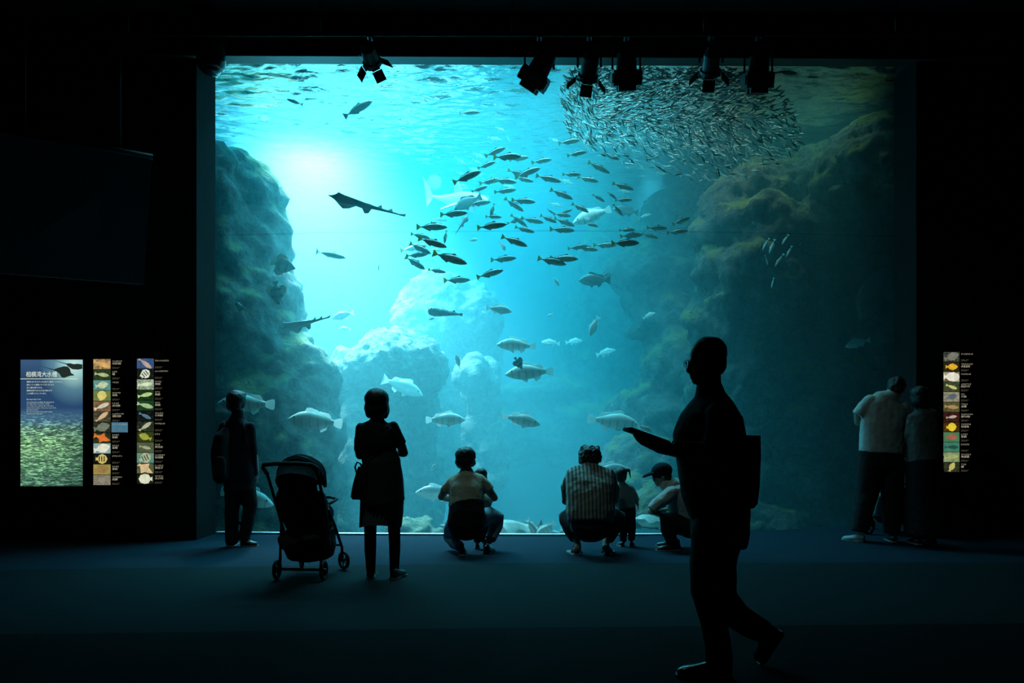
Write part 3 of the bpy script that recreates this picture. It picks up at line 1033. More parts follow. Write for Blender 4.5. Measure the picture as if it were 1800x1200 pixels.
gout = [(-0.5, 0.004, 0.004, 0, 0), (-0.42, 0.012, 0.010, 0, 0), (-0.3, 0.018, 0.016, 0, 0), (-0.15, 0.028, 0.024, 0, 0), (-0.06, 0.04, 0.03, 0, 0), (-0.03, 0.09, 0.034, 0, -0.04), (0.02, 0.10, 0.036, 0, -0.05), (0.06, 0.065, 0.038, 0, -0.01),
        (0.14, 0.065, 0.045, 0, 0), (0.22, 0.11, 0.05, 0, -0.03), (0.30, 0.135, 0.05, 0, -0.04), (0.37, 0.115, 0.045, 0, 0.0), (0.41, 0.06, 0.035, 0, 0), (0.45, 0.025, 0.022, 0, 0), (0.5, 0.006, 0.006, 0, 0)]
o = flat_fish('guitarfish', gout, 0.05, M_ray, 'dark guitarfish gliding left across the bright glow')
mk('dorsal_fin', fin([(-0.12, 0.02), (-0.17, 0.075), (-0.19, 0.02)]), M_fin_d, o, smooth=False)
mk('dorsal_fin', fin([(-0.26, 0.015), (-0.31, 0.06), (-0.33, 0.012)]), M_fin_d, o, smooth=False)
mk('tail_fin', fin([(-0.42, 0.008), (-0.5, 0.035), (-0.49, -0.01), (-0.42, -0.01)]), M_fin_d, o, smooth=False)
put(o, (713, 380), (577, 343), 10.0, dd=-0.15, roll=24)
o2 = copy_tree(o)
tag(o2, 'grey guitarfish banking up beside the rock pillar, thin tail to the right', 'ray')
put(o2, (580, 557), (498, 577), 10.3, dd=0.5, roll=30)
for c in o2.children:
    if c.name.startswith('body'):
        c.data = c.data.copy(); c.data.materials[0] = M_ray_g
o3 = flat_fish('stingray', [(-0.5, 0.003, 0.003, 0.1, 0), (-0.3, 0.006, 0.006, 0.04, 0), (-0.12, 0.015, 0.015, 0, 0), (-0.08, 0.10, 0.03, 0, 0.0), (0.0, 0.26, 0.045, 0, 0.02), (0.15, 0.42, 0.055, 0, 0.05), (0.3, 0.34, 0.05, 0, 0.02), (0.42, 0.16, 0.03, 0, 0), (0.5, 0.01, 0.01, 0, 0)], 0.05, M_ray_p, 'pale ray lying at the glass foot with raised thin tail')
put(o3, (766, 912), (815, 938), 9.75, dd=0.5, roll=0)
o4 = copy_tree(o)
tag(o4, 'large pale guitarfish with spiny back resting along the foot of the glass', 'ray')
for c in o4.children:
    c.data = c.data.copy(); c.data.materials[0] = M_ray_p
put(o4, (992, 938), (862, 926), 9.85, dd=-0.35, roll=8, zs=2.2)
sp = bmesh.new()
for k in range(22):
    x = 0.36 - k * 0.03
    add_tube(sp, [(x, 0, 0.03), (x - 0.008, 0, 0.058)], [0.006, 0.001], 5)
mk('thorn', sp, M_ray_p, o4, kind='stuff')
o5 = copy_tree(brm)
tag(o5, 'bright fish tail up at the glass foot, right of the crouching adult in cream', 'fish')
put(o5, (926, 912), (945, 944), 9.8, dd=0.1)
o6 = copy_tree(grp)
tag(o6, 'pale fish with fan tail raised, nosing into the foot of the glass', 'fish')
put(o6, (976, 918), (940, 942), 9.7, dd=0.1)
o7 = copy_tree(brm)
tag(o7, 'pale fish by the right knee of the squatting man, close to the glass foot', 'fish')
put(o7, (984, 930), (1012, 943), 9.75, dd=0.1)
o8 = copy_tree(o)
tag(o8, 'long pale grey ray resting behind the small child and the capped man', 'ray')
for c in o8.children:
    c.data = c.data.copy(); c.data.materials[0] = M_ray_p
put(o8, (1215, 925), (1115, 912), 9.95, dd=-0.2, roll=14, zs=2.0)
# ray seen edge on in the school
o9 = copy_tree(o)
tag(o9, 'small ray turning away under the round dark green fish', 'ray')
put(o9, (800, 412), (822, 378), 10.9, dd=0.1, roll=60)

# shark in the glow
r = root('shark', (0, 0, 0), 'large pale shark fading into the glow, tail fin raised at left', 'shark')
mk('body', fish_body(smooth_prof([(-0.36, 0.012, 0.01, 0.04), (-0.22, 0.03, 0.028, 0.02), (-0.02, 0.07, 0.06, 0), (0.15, 0.09, 0.075, 0), (0.32, 0.075, 0.07, 0), (0.44, 0.04, 0.045, 0.0), (0.5, 0.006, 0.01, 0.0)], 18), 14), M_shark, r)
mk('tail_fin', fin([(-0.35, 0.05), (-0.42, 0.14), (-0.52, 0.24), (-0.49, 0.16), (-0.42, 0.03), (-0.45, -0.07), (-0.38, -0.01), (-0.34, 0.03)], 0.008), M_shark, r, smooth=False)
mk('dorsal_fin', fin([(0.12, 0.08), (0.04, 0.20), (0.0, 0.19), (-0.01, 0.07)], 0.01), M_shark, r, smooth=False)
for s in (-1, 1):
    mk('pectoral_fin', fin([(0.22, 0.0), (0.06, 0.24), (0.02, 0.22), (0.1, 0.0)], 0.01, rot=Matrix.Rotation(R(s * 115), 3, 'X')), M_shark, r, smooth=False)
eyes(0.42, 0.04, 0.015, 0.008, r)
put(r, (745, 352), (858, 352), 11.9, dd=-1.0, roll=8)
# ------------------------------------------------------------------ stage lamps and pipe
PD, PZ = 8.3, 5.37
bm = bmesh.new()
add_tube(bm, [(-9, PD, PZ), (9, PD, PZ)], 0.024, 10)
pipe = root('lighting_pipe', (0, PD, PZ), 'long dark horizontal pipe under the ceiling that carries the stage lamps', 'pipe')
mk('tube', bm, surf('pipe_paint', (0.008, 0.008, 0.008), rough=0.75, spec=0.1), pipe)
for k in range(9):
    x = -8 + 2 * k
    bm = bmesh.new()
    add_tube(bm, [(x, PD, PZ), (x, PD, ZC + 0.055)], 0.008, 6)
    mk('hanger', bm, M_blackmetal, pipe)
M_lens = surf('lens_glass', (0.02, 0.03, 0.035), rough=0.05, spec=0.8)


def plate(bm, c, u, v, n, w, h, t=0.006):
    """thin plate with centre c, half sizes w along u and h along v"""
    M = Matrix((u, v, n)).transposed().to_4x4()
    M.translation = c
    q = bmesh.new()
    bm_box(q, (-w, -h, -t / 2), (w, h, t / 2))
    q.transform(M)
    me = bpy.data.meshes.new('t'); q.to_mesh(me); q.free()
    bm.from_mesh(me)
    bpy.data.meshes.remove(me)


def stage_lamp(px, py, aim, label, kind='barn', rad=0.11, ln=0.30, turn=0.0, doors=(0, 1, 2, 3), box_w=0.15):
    """lamp head centred at the given place, aimed along aim, hung by a yoke from the pipe"""
    c = at(px, py, PD)
    a = Vector(aim).normalized()
    r = root('stage_lamp', (c.x, PD, PZ), label, 'lamp', 'stage lamps over the window')
    s, u = frame_of(a, Vector((0, -1, 0)))
    R3 = Matrix.Rotation(R(turn), 3, a)
    s, u = R3 @ s, R3 @ u
    back, front = c - a * ln / 2, c + a * ln / 2
    bm = bmesh.new()
    if kind == 'barn':
        add_tube(bm, [back - a * 0.05, back, back + a * 0.03, front - a * 0.05, front - a * 0.045, front], [rad * 0.45, rad * 0.72, rad * 0.85, rad * 0.9, rad * 1.08, rad * 1.08], 20)
    else:
        add_tube(bm, [back - a * 0.04, back, front - a * 0.14, front - a * 0.13], [rad * 0.5, rad * 0.8, rad * 0.9, rad], 20)
        M = Matrix((s, u, a)).transposed().to_4x4()
        M.translation = front - a * 0.06
        q = bmesh.new()
        bm_box(q, (-box_w, -box_w * 0.85, -0.08), (box_w, box_w * 0.85, 0.07))
        bm_box(q, (-box_w * 0.8, -box_w * 0.98, -0.05), (box_w * 0.8, box_w * 0.98, 0.04))
        bm_box(q, (-box_w * 1.08, -box_w * 0.6, -0.05), (box_w * 1.08, box_w * 0.6, 0.04))
        q.transform(M)
        me = bpy.data.meshes.new('t'); q.to_mesh(me); q.free()
        bm.from_mesh(me)
    mk('housing', bm, M_blackmetal, r, smooth=False)
    bm = bmesh.new()
    add_tube(bm, [front - a * 0.01, front + a * 0.012], [rad * 0.95, rad * 0.8], 20)
    mk('lens', bm, M_lens, r)
    if kind == 'barn':
        for k in doors:
            d = (u, s, -u, -s)[k]
            e = (s, u, s, u)[k]
            o_ = (a * 0.72 + d * 0.69).normalized()
            bm = bmesh.new()
            cc = front + d * rad * 1.12 + o_ * rad * 0.72
            plate(bm, cc, e, o_, e.cross(o_).normalized(), rad * (0.72 if k % 2 else 0.62), rad * 0.62)
            add_tube(bm, [front + d * rad * 1.05 - e * rad * 0.5, front + d * rad * 1.05 + e * rad * 0.5], 0.008, 6)
            mk('barn_door', bm, M_blackmetal, r, smooth=False)
    else:
        for k in (0, 2):
            d = (u, s, -u, -s)[k]
            bm = bmesh.new()
            plate(bm, front + a * 0.035 + d * box_w * 0.5, s, d, a, box_w * 0.62, box_w * 0.25, 0.05)
            mk('filter_frame', bm, M_blackmetal, r, smooth=False)
    # yoke: two arms and a bridge up to the clamp
    e = Vector((1, 0, 0))
    top = Vector((c.x, PD, PZ - 0.13))
    bm = bmesh.new()
    w = rad * 1.2
    add_tube(bm, [c - e * w, top - e * w, top + e * w, c + e * w], 0.012, 6, flat=0.6)
    mk('yoke', bm, M_blackmetal, r, smooth=False)
    bm = bmesh.new()
    add_tube(bm, [top, Vector((c.x, PD, PZ - 0.02))], 0.014, 8)
    bm_box(bm, (c.x - 0.025, PD - 0.045, PZ - 0.05), (c.x + 0.025, PD + 0.045, PZ + 0.04))
    mk('clamp', bm, M_blackmetal, r, smooth=False)
    return r


stage_lamp(948, 122, (-0.55, 0.35, -0.85), 'bulky stage lamp tilted left, leftmost of the cluster over the centre', 'box', 0.125, 0.34, box_w=0.145)
stage_lamp(1036, 118, (-0.10, 0.8, -0.75), 'stage lamp with open barn doors, second from left over the centre', 'barn', 0.10, 0.26)
stage_lamp(1101, 122, (0.03, 0.35, -0.95), 'upright boxy stage lamp directly right of the barn door one', 'box', 0.12, 0.30, box_w=0.145)
stage_lamp(1250, 110, (0.10, 0.85, -0.7), 'stage lamp with splayed barn doors above the right rock shelf', 'barn', 0.10, 0.24, turn=18)
stage_lamp(1333, 127, (0.0, 0.3, -0.96), 'boxy stage lamp, rightmost of all over the window', 'box', 0.12, 0.30, box_w=0.14)
stage_lamp(650, 98, (0.1, 0.75, -0.35), 'stage lamp mostly hidden by the beam, alone over the left half', 'barn', 0.09, 0.22, turn=-14)

# round camera housing at the top left corner of the window
c = at(371, 122, 8.75)
r = root('dome_camera', (c.x, c.y, 5.41), 'round black dome camera housing at the top left corner of the window', 'camera')
bm = bmesh.new()
add_tube(bm, [(c.x, c.y, 5.62), (c.x, c.y, 5.28), (c.x, c.y, 5.22), (c.x, c.y, 5.20)], [0.155, 0.155, 0.14, 0.115], 24)
mk('housing', bm, M_gloss, r)
bm = bmesh.new()
add_ell(bm, (c.x, c.y, 5.21), (0.11, 0.11, 0.07), None, 20, 12)
mk('dome', bm, M_lens, r)

# tilted projection screen at the upper left
r = root('projection_screen', (-4.3, 7.9, 2.7), 'blank dark projection screen hanging at an angle at the upper left', 'screen')
P = [at(-40, 225, 7.45), at(267, 281, 8.15), at(253, 500, 8.25), at(-40, 477, 7.5)]
bm = bmesh.new()
n_ = (P[1] - P[0]).cross(P[3] - P[0]).normalized()
if n_.y > 0: n_ = -n_
a_ = [bm.verts.new(p) for p in P]
b_ = [bm.verts.new(p - n_ * 0.03) for p in P]
bm.faces.new(a_); bm.faces.new(b_[::-1])
for k in range(4):
    bm.faces.new((a_[k], b_[k], b_[(k + 1) % 4], a_[(k + 1) % 4]))
bmesh.ops.recalc_face_normals(bm, faces=bm.faces)
mk('screen_cloth', bm, surf('screen_cloth', (0.22, 0.27, 0.28), (0.2, 0.25, 0.26), 2, 0.9), r, smooth=False)
bm = bmesh.new()
add_tube(bm, [P[0] + Vector((0, 0.02, 0.03)), P[1] + Vector((0, 0.02, 0.03))], 0.035, 10)
mk('roller_case', bm, M_blackmetal, r)
for p in (P[0].lerp(P[1], 0.25), P[0].lerp(P[1], 0.8)):
    bm = bmesh.new()
    add_tube(bm, [p + Vector((0, 0.02, 0.03)), (p.x, p.y + 0.02, ZC + 0.055)], 0.006, 6)
    mk('suspension_rod', bm, M_blackmetal, r)

# ------------------------------------------------------------------ lit information panels
def emis(name, c1, c2=None, scale=30.0, strength=1.0, detail=3.0, stretch=None, thr=(0.35, 0.65)):
    m, nt, out = nmat(name)
    e = node(nt, 'Emission', Strength=strength)
    if c2 is None:
        e.inputs[0].default_value = (*c1, 1)
    else:
        tc = node(nt, 'TexCoord')
        src = tc.outputs['Object']
        if stretch:
            mp = node(nt, 'Mapping', Scale=stretch)
            L(nt, src, mp.inputs[0]); src = mp.outputs[0]
        n = node(nt, 'TexNoise', Scale=scale, Detail=detail)
        L(nt, src, n.inputs[0])
        L(nt, ramp(nt, n.outputs[0], [(thr[0], c1), (thr[1], c2)]), e.inputs[0])
    L(nt, e.outputs[0], out.inputs[0])
    return m


_em = {}


def emc(c, s=1.0):
    k = (c, s)
    if k not in _em:
        _em[k] = emis('backlit_print', c, tuple(x * 0.55 for x in c), 60, s)
    return _em[k]


M_capt = emis('lit_lettering', (0.62, 0.56, 0.40), strength=0.75)
M_capt_d = emis('dim_lettering', (0.30, 0.26, 0.17), strength=0.6)
M_bezel = surf('panel_bezel', (0.01, 0.01, 0.01), rough=0.4)


def text_mesh(s, size, mat, parent, pos, name='caption', space=1.0, line=1.1, sx=1.0):
    cu = bpy.data.curves.new('t', 'FONT')
    cu.body = s
    cu.size = size
    cu.resolution_u = 1
    cu.space_character = space
    cu.space_line = line
    o = bpy.data.objects.new('t', cu)
    COL.objects.link(o)
    me = bpy.data.meshes.new_from_object(o.evaluated_get(bpy.context.evaluated_depsgraph_get()))
    bpy.data.objects.remove(o)
    bpy.data.curves.remove(cu)
    me.transform(Matrix.Translation(pos) @ Matrix.Rotation(R(90), 4, 'X') @ Matrix.Diagonal((sx, 1, 1, 1)))
    return mk(name, me, mat, parent, smooth=False)


def fit_text(s, w, h, mat, parent, pos, name='caption', line=1.1):
    """lettering scaled to a given width and height of its block; pos is the lower left corner"""
    o = text_mesh(s, 0.1, mat, parent, Vector((0, 0, 0)) + WORLD[parent.name], name, line=line)
    me = o.data
    xs_ = [v.co.x for v in me.vertices]; zs_ = [v.co.z for v in me.vertices]
    if not xs_:
        return o
    x0, z0 = min(xs_), min(zs_)
    sx, sz = w / max(1e-6, max(xs_) - x0), h / max(1e-6, max(zs_) - z0)
    p = Vector(pos) - WORLD[parent.name]
    for v in me.vertices:
        v.co = Vector((p.x + (v.co.x - x0) * sx, p.y, p.z + (v.co.z - z0) * sz))
    return o


def flat_poly(pts, c, ang, sc, y):
    bm = bmesh.new()
    ca, sa = math.cos(ang), math.sin(ang)
    vs = [bm.verts.new((c[0] + (x * ca - z * sa) * sc, y, c[1] + (x * sa + z * ca) * sc)) for x, z in pts]
    f = bm.faces.new(vs)
    bmesh.ops.triangulate(bm, faces=[f])
    return bm


def outline(kind):
    if kind == 'slim':
        up = [(0.5, 0), (0.38, 0.09), (0.15, 0.14), (-0.1, 0.11), (-0.32, 0.03), (-0.5, 0.12)]
    elif kind == 'deep':
        up = [(0.5, 0), (0.36, 0.15), (0.1, 0.27), (-0.15, 0.2), (-0.32, 0.05), (-0.48, 0.16)]
    elif kind == 'disc':
        up = [(0.42, 0), (0.3, 0.24), (0.05, 0.38), (-0.2, 0.28), (-0.34, 0.07), (-0.45, 0.15)]
    elif kind == 'wide':
        up = [(0.5, 0.02), (0.3, 0.1), (0.1, 0.16), (0.0, 0.42), (-0.12, 0.12), (-0.3, 0.05), (-0.5, 0.2)]
    return up + [(-0.43 if kind != 'disc' else -0.38, 0)] + [(x, -z) for x, z in up[::-1][:-1]]


def cell(parent, x0, x1, z0, z1, y, bg, fishc, kind, ang, sc=0.95, stripes=None):
    bm = bmesh.new()
    bm_box(bm, (x0, y - 0.004, z0), (x1, y, z1))
    o = mk('photo', bm, emc(*bg) if len(bg) == 2 else emis('backlit_print', tuple(c * 0.6 for c in bg[0]), tuple(c * 0.6 for c in bg[1]), bg[2], bg[3]), parent, smooth=False)
    w, h = x1 - x0, z1 - z0
    if kind:
        cx, cz = (x0 + x1) / 2, (z0 + z1) / 2
        pts = outline(kind)
        s = min(w, h * 1.9) * sc
        bm = flat_poly(pts, (cx, cz), ang, s, y - 0.006)
        for v in bm.verts:      # keep the print inside its picture
            v.co.x = min(max(v.co.x, x0), x1); v.co.z = min(max(v.co.z, z0), z1)
        mk('printed_fish', bm, emis('backlit_print', fishc, tuple(c * 0.75 for c in fishc), 20, 0.9), o, smooth=False)
        if stripes:
            q = bmesh.new()
            for t in (-0.18, 0.0, 0.18):
                ca, sa = math.cos(ang), math.sin(ang)
                vs = []
                for a, b in ((t - 0.035, -0.2), (t + 0.035, -0.2), (t + 0.035, 0.2), (t - 0.035, 0.2)):
                    vs.append(q.verts.new((cx + (a * ca - b * sa) * s, y - 0.0075, cz + (a * sa + b * ca) * s)))
                q.faces.new(vs)
            mk('stripe', q, emc(stripes), o, smooth=False, kind='stuff')


def species_panel(corners, label, rows, tail_gap):
    """column of lit pictures with captions; corners: photo px of picture column (x0,x1), text x, (top,bottom) y"""
    (px0, px1), pt, (py0, py1) = corners
    a = on_wall(px0, py0, 0.02); b = on_wall(px1, py1, 0.02)
    t = on_wall(pt, py0, 0.02)
    x0, x1, ztop, zbot = a.x, b.x, a.z, b.z
    y = a.y
    xe = on_wall(pt + tail_gap, py0, 0.02).x
    r = root('species_panel', ((x0 + xe) / 2, y, zbot - 0.03), label, 'information panel', 'lit fish identification panels')
    bm = bmesh.new()
    bm_box(bm, (x0 - 0.02, y, zbot - 0.03), (xe + 0.03, wall_d(x0) - 0.001, ztop + 0.03))
    mk('panel_case', bm, M_bezel, r, smooth=False)
    n = len(rows)
    ch = (ztop - zbot) / n
    for k, (bg, fc, kind, ang, sc, st, cap) in enumerate(rows):
        z1 = ztop - k * ch
        z0 = z1 - ch * 0.95
        cell(r, x0, x1, z0, z1, y, bg, fc, kind, R(ang), sc, st)
        kana, kanji = cap
        if kana == 'シノノメサカタザメ':
            bm = bmesh.new()
            bm_box(bm, (t.x - 0.01, y - 0.004, z0), (xe, y, z1))
            mk('blue_plate', bm, emis('backlit_blue', (0.07, 0.20, 0.30), (0.06, 0.17, 0.26), 20, 0.9), r, smooth=False, label='blue name plate')
        wk = min(0.0185 * len(kana), xe - t.x - 0.005)
        yy = y - 0.006
        fit_text(kana, wk, 0.020, M_capt, r, (t.x, yy, z1 - 0.034), 'caption')
        if kanji:
            fit_text(kanji, 0.030 * len(kanji) if len(kanji) < 4 else 0.10, 0.024, M_capt, r, (t.x, yy, z1 - 0.062), 'caption')
        fit_text('Family, genus\nsize 30 cm', 0.085, 0.020, M_capt_d, r, (t.x, yy, z0 + 0.004), 'caption')
    return r


G = lambda c, s=1.0: (c, s)
NZ = lambda a, b, sc=40, st=1.0: (a, b, sc, st)
colA = [
    (NZ((0.30, 0.16, 0.05), (0.8, 0.55, 0.25), 28), (0.85, 0.5, 0.16), 'slim', -18, 1.1, None, ('イシガキフグ', '石垣河豚')),
    (NZ((0.02, 0.05, 0.02), (0.06, 0.10, 0.04)), (0.55, 0.62, 0.28), 'slim', -8, 0.85, None, ('スズキ', '鱸')),
    (NZ((0.08, 0.35, 0.35), (0.20, 0.50, 0.42), 12), (0.6, 0.72, 0.45), 'deep', 10, 0.8, None, ('イセゴイ', '')),
    (NZ((0.22, 0.30, 0.08), (0.32, 0.40, 0.12), 12), (0.85, 0.75, 0.22), 'disc', 80, 0.75, None, ('ツバメウオ', '燕魚')),
    (NZ((0.20, 0.10, 0.05), (0.42, 0.25, 0.14), 18), (0.75, 0.72, 0.50), 'slim', 22, 0.95, None, ('トラフグ', '虎河豚')),
    (NZ((0.04, 0.04, 0.02), (0.16, 0.15, 0.09), 40), (0.75, 0.52, 0.28), 'slim', 38, 0.95, None, ('ショウサイフグ', '潮際河豚')),
    (NZ((0.01, 0.02, 0.015), (0.05, 0.06, 0.04), 20), (0.20, 0.24, 0.16), 'deep', 15, 1.0, None, ('シノノメサカタザメ', '')),
    (NZ((0.02, 0.03, 0.015), (0.07, 0.08, 0.03), 20), (0.9, 0.22, 0.04), 'wide', -20, 1.05, None, ('ホウボウ', '魴鮄')),
    (NZ((0.60, 0.75, 0.62), (0.28, 0.52, 0.60), 10), (0.95, 0.95, 0.75), 'deep', 15, 1.0, None, ('ホシエイ', '星鱏')),
    (NZ((0.005, 0.008, 0.005), (0.02, 0.02, 0.015)), (0.75, 0.62, 0.20), 'disc', 0, 0.8, (0.02, 0.02, 0.01), ('オヤビッチャ', '')),
    (NZ((0.42, 0.34, 0.06), (0.62, 0.52, 0.14), 10), (0.40, 0.24, 0.08), 'deep', 8, 0.9, None, ('ホシザメ', '星鮫')),
    (NZ((0.22, 0.20, 0.14), (0.48, 0.44, 0.34), 90), (0.36, 0.30, 0.22), 'disc', 0, 0.5, None, ('ツバクロエイ', '燕鱏'))]
colB = [
    (NZ((0.04, 0.10, 0.28), (0.08, 0.18, 0.36), 14), (0.55, 0.42, 0.36), 'slim', -38, 1.0, None, ('クロヘリメジロザメ', '')),
    (NZ((0.006, 0.01, 0.008), (0.02, 0.03, 0.02)), (0.85, 0.92, 0.72), 'disc', 40, 0.75, (0.02, 0.03, 0.02), ('ムレハタタテダイ', '')),
    (NZ((0.10, 0.28, 0.16), (0.75, 0.85, 0.60), 60), (0.8, 0.9, 0.62), 'slim', 5, 0.9, None, ('マイワシ', '真鰯')),
    (NZ((0.005, 0.02, 0.01), (0.03, 0.08, 0.02), 20), (0.55, 0.75, 0.32), 'slim', 12, 0.9, None, ('マアジ', '真鯵')),
    (NZ((0.01, 0.05, 0.02), (0.03, 0.10, 0.03), 20), (0.45, 0.65, 0.32), 'slim', -14, 1.0, None, ('マサバ', '真鯖')),
    (NZ((0.004, 0.006, 0.008), (0.015, 0.02, 0.02)), (0.10, 0.22, 0.26), 'slim', -25, 0.8, None, ('コバンザメ', '小判鮫')),
    (NZ((0.01, 0.02, 0.01), (0.06, 0.08, 0.04), 30), (0.52, 0.56, 0.36), 'slim', 35, 0.9, None, ('ツマグロハタ', '')),
    (NZ((0.01, 0.03, 0.01), (0.08, 0.10, 0.02), 25), (0.42, 0.44, 0.06), 'deep', 160, 0.8, None, ('ヒラメ', '')),
    (NZ((0.10, 0.13, 0.06), (0.16, 0.20, 0.10), 14), (0.42, 0.46, 0.28), 'slim', -12, 0.7, None, ('マハタ', '真羽太')),
    (NZ((0.14, 0.34, 0.26), (0.20, 0.44, 0.32), 10), (0.5, 0.56, 0.36), 'disc', 25, 0.85, (0.05, 0.08, 0.04), ('イシガキダイ', '石垣鯛')),
    (NZ((0.05, 0.10, 0.05), (0.20, 0.22, 0.10), 25), (0.82, 0.60, 0.32), 'wide', -35, 1.1, None, ('ミノカサゴ', '蓑笠子')),
    (NZ((0.005, 0.008, 0.005), (0.03, 0.03, 0.02)), (0.88, 0.92, 0.66), 'disc', 180, 0.95, None, ('マルコバン', '丸小判'))]
colC = [
    (NZ((0.02, 0.03, 0.02), (0.12, 0.13, 0.10), 50), (0.22, 0.22, 0.17), 'deep', 20, 1.0, None, ('チャイロマルハタ', '')),
    (NZ((0.02, 0.02, 0.01), (0.05, 0.04, 0.01)), (0.9, 0.48, 0.04), 'deep', 0, 0.8, None, ('アカホシキンセンイシモチ', '赤星金線')),
    (NZ((0.10, 0.04, 0.02), (0.9, 0.85, 0.62), 8), (0.95, 0.92, 0.75), 'deep', 0, 1.2, None, ('ウマヅラハギ', '')),
    (NZ((0.04, 0.06, 0.02), (0.10, 0.13, 0.06), 25), (0.72, 0.68, 0.22), 'slim', -20, 0.75, None, ('メジロアナゴ', '目白穴子')),
    (NZ((0.30, 0.28, 0.20), (0.52, 0.50, 0.36), 30), (0.12, 0.16, 0.18), 'deep', 15, 0.7, None, ('クエ', '九絵')),
    (NZ((0.10, 0.09, 0.03), (0.20, 0.18, 0.07), 25), (0.48, 0.32, 0.12), 'slim', -5, 0.9, None, ('アカエイ', '赤鱏')),
    (NZ((0.03, 0.01, 0.01), (0.10, 0.03, 0.02), 18), (0.55, 0.45, 0.35), 'slim', 8, 0.7, None, ('セトダイバンザメ', '瀬戸大判鮫')),
    (NZ((0.12, 0.06, 0.01), (0.03, 0.02, 0.01), 10), (0.95, 0.70, 0.04), 'disc', 5, 0.75, None, ('マツカサウオ', '松毬魚')),
    (NZ((0.08, 0.26, 0.12), (0.14, 0.34, 0.16), 14), (0.42, 0.14, 0.08), 'deep', 5, 0.75, None, ('ヒゲダイ', '髭鯛')),
    (NZ((0.05, 0.26, 0.18), (0.10, 0.34, 0.22), 14), (0.02, 0.10, 0.07), 'slim', 0, 0.9, None, ('ヒラスズキ', '')),
    (NZ((0.50, 0.60, 0.34), (0.24, 0.36, 0.10), 24), (0.45, 0.5, 0.2), 'slim', 8, 0.9, None, ('マイトビエイ', '舞鳶鱏')),
    (NZ((0.02, 0.03, 0.015), (0.06, 0.07, 0.03), 25), (0.62, 0.55, 0.16), 'deep', 60, 0.7, None, ('アコウ', '鰧'))]
species_panel(((164.5, 194.5), 198, (631, 853)), 'column of lit fish pictures with one blue plate, just right of the poster', colA, 27)
species_panel(((241, 270.5), 273, (630, 851)), 'column of twelve lit fish pictures nearest the left side of the window', colB, 25)
species_panel(((1658.5, 1686), 1689, (618.5, 830)), 'column of twelve lit fish pictures on the dark wall right of the window', colC, 21)

# large backlit poster
a = on_wall(36.5, 632, 0.02); b = on_wall(146, 854, 0.02)
x0, x1, z0, z1, y = a.x, b.x, b.z, a.z, a.y
r = root('lit_poster', ((x0 + x1) / 2, y, z0 - 0.03), 'large lit poster of a fish shoal and two rays at the far left', 'poster')
mk('panel_case', box((x0 - 0.025, y, z0 - 0.03), (x1 + 0.025, wall_d(x0) - 0.001, z1 + 0.03)), M_bezel, r, smooth=False)
m, nt, out = nmat('poster_print')
e = node(nt, 'Emission', Strength=0.85)
tc = node(nt, 'TexCoord')
sx = node(nt, 'SeparateXYZ')
L(nt, tc.outputs['Generated'], sx.inputs[0])
# vertical run of the printed colours
base = ramp(nt, sx.outputs[2], [(0.0, (0.06, 0.16, 0.12)), (0.15, (0.10, 0.24, 0.15)), (0.35, (0.15, 0.32, 0.18)), (0.45, (0.12, 0.26, 0.20)), (0.52, (0.08, 0.20, 0.30)), (0.62, (0.025, 0.075, 0.18)), (0.85, (0.025, 0.07, 0.16)), (1.0, (0.05, 0.12, 0.24))])
# printed sun glow in the upper right
vd = node(nt, 'VectorMath', _operation='DISTANCE')
mp = node(nt, 'Mapping', Scale=(1.0, 0.0, 1.7))
L(nt, tc.outputs['Generated'], mp.inputs[0])
L(nt, mp.outputs[0], vd.inputs[0])
vd.inputs[1].default_value = (0.86, 0.0, 1.62)
gl = ramp(nt, vd.outputs['Value'], [(0.0, (0.62, 0.85, 0.66)), (0.15, (0.35, 0.60, 0.48)), (0.32, (0.08, 0.18, 0.17)), (0.55, (0.0, 0.0, 0.0))])
ad = node(nt, 'MixRGB', _blend_type='ADD', i0=1.0)
L(nt, base, ad.inputs[1]); L(nt, gl, ad.inputs[2])
# streaks of the printed shoal
mp2 = node(nt, 'Mapping', Scale=(7.0, 1.0, 34.0))
L(nt, tc.outputs['Object'], mp2.inputs[0])
ns = node(nt, 'TexNoise', Scale=1.6, Detail=3.0, Distortion=1.4)
L(nt, mp2.outputs[0], ns.inputs[0])
st = ramp(nt, ns.outputs[0], [(0.38, (0.30, 0.35, 0.35)), (0.52, (1, 1, 1)), (0.62, (3.8, 3.6, 2.9))])
fd = ramp(nt, sx.outputs[2], [(0.0, (0.9, 0.9, 0.9)), (0.45, (1, 1, 1)), (0.60, (0, 0, 0))])
ml = node(nt, 'MixRGB', _blend_type='MULTIPLY')
L(nt, fd, ml.inputs[0]); L(nt, ad.outputs[0], ml.inputs[1]); L(nt, st, ml.inputs[2])
xr = ramp(nt, sx.outputs[0], [(0.0, (1.15, 1.15, 1.1)), (0.6, (0.95, 0.95, 0.95)), (1.0, (0.5, 0.55, 0.62))])
m2 = node(nt, 'MixRGB', _blend_type='MULTIPLY')
L(nt, fd, m2.inputs[0]); L(nt, ml.outputs[0], m2.inputs[1]); L(nt, xr, m2.inputs[2])
L(nt, m2.outputs[0], e.inputs[0]); L(nt, e.outputs[0], out.inputs[0])
mk('print', box((x0, y - 0.004, z0), (x1, y, z1)), m, r, smooth=False)
W_, H_ = x1 - x0, z1 - z0
M_sil = emis('printed_ray', (0.02, 0.035, 0.03), strength=0.8)
yy = y - 0.006
man = [(0.56, 0.865), (0.66, 0.905), (0.74, 0.925), (0.79, 0.905), (0.80, 0.885), (0.83, 0.875), (0.875, 0.88), (0.84, 0.868), (0.78, 0.868), (0.70, 0.858), (0.68, 0.862), (0.64, 0.885), (0.56, 0.912), (0.40, 0.935), (0.28, 0.952), (0.40, 0.93), (0.54, 0.905)]
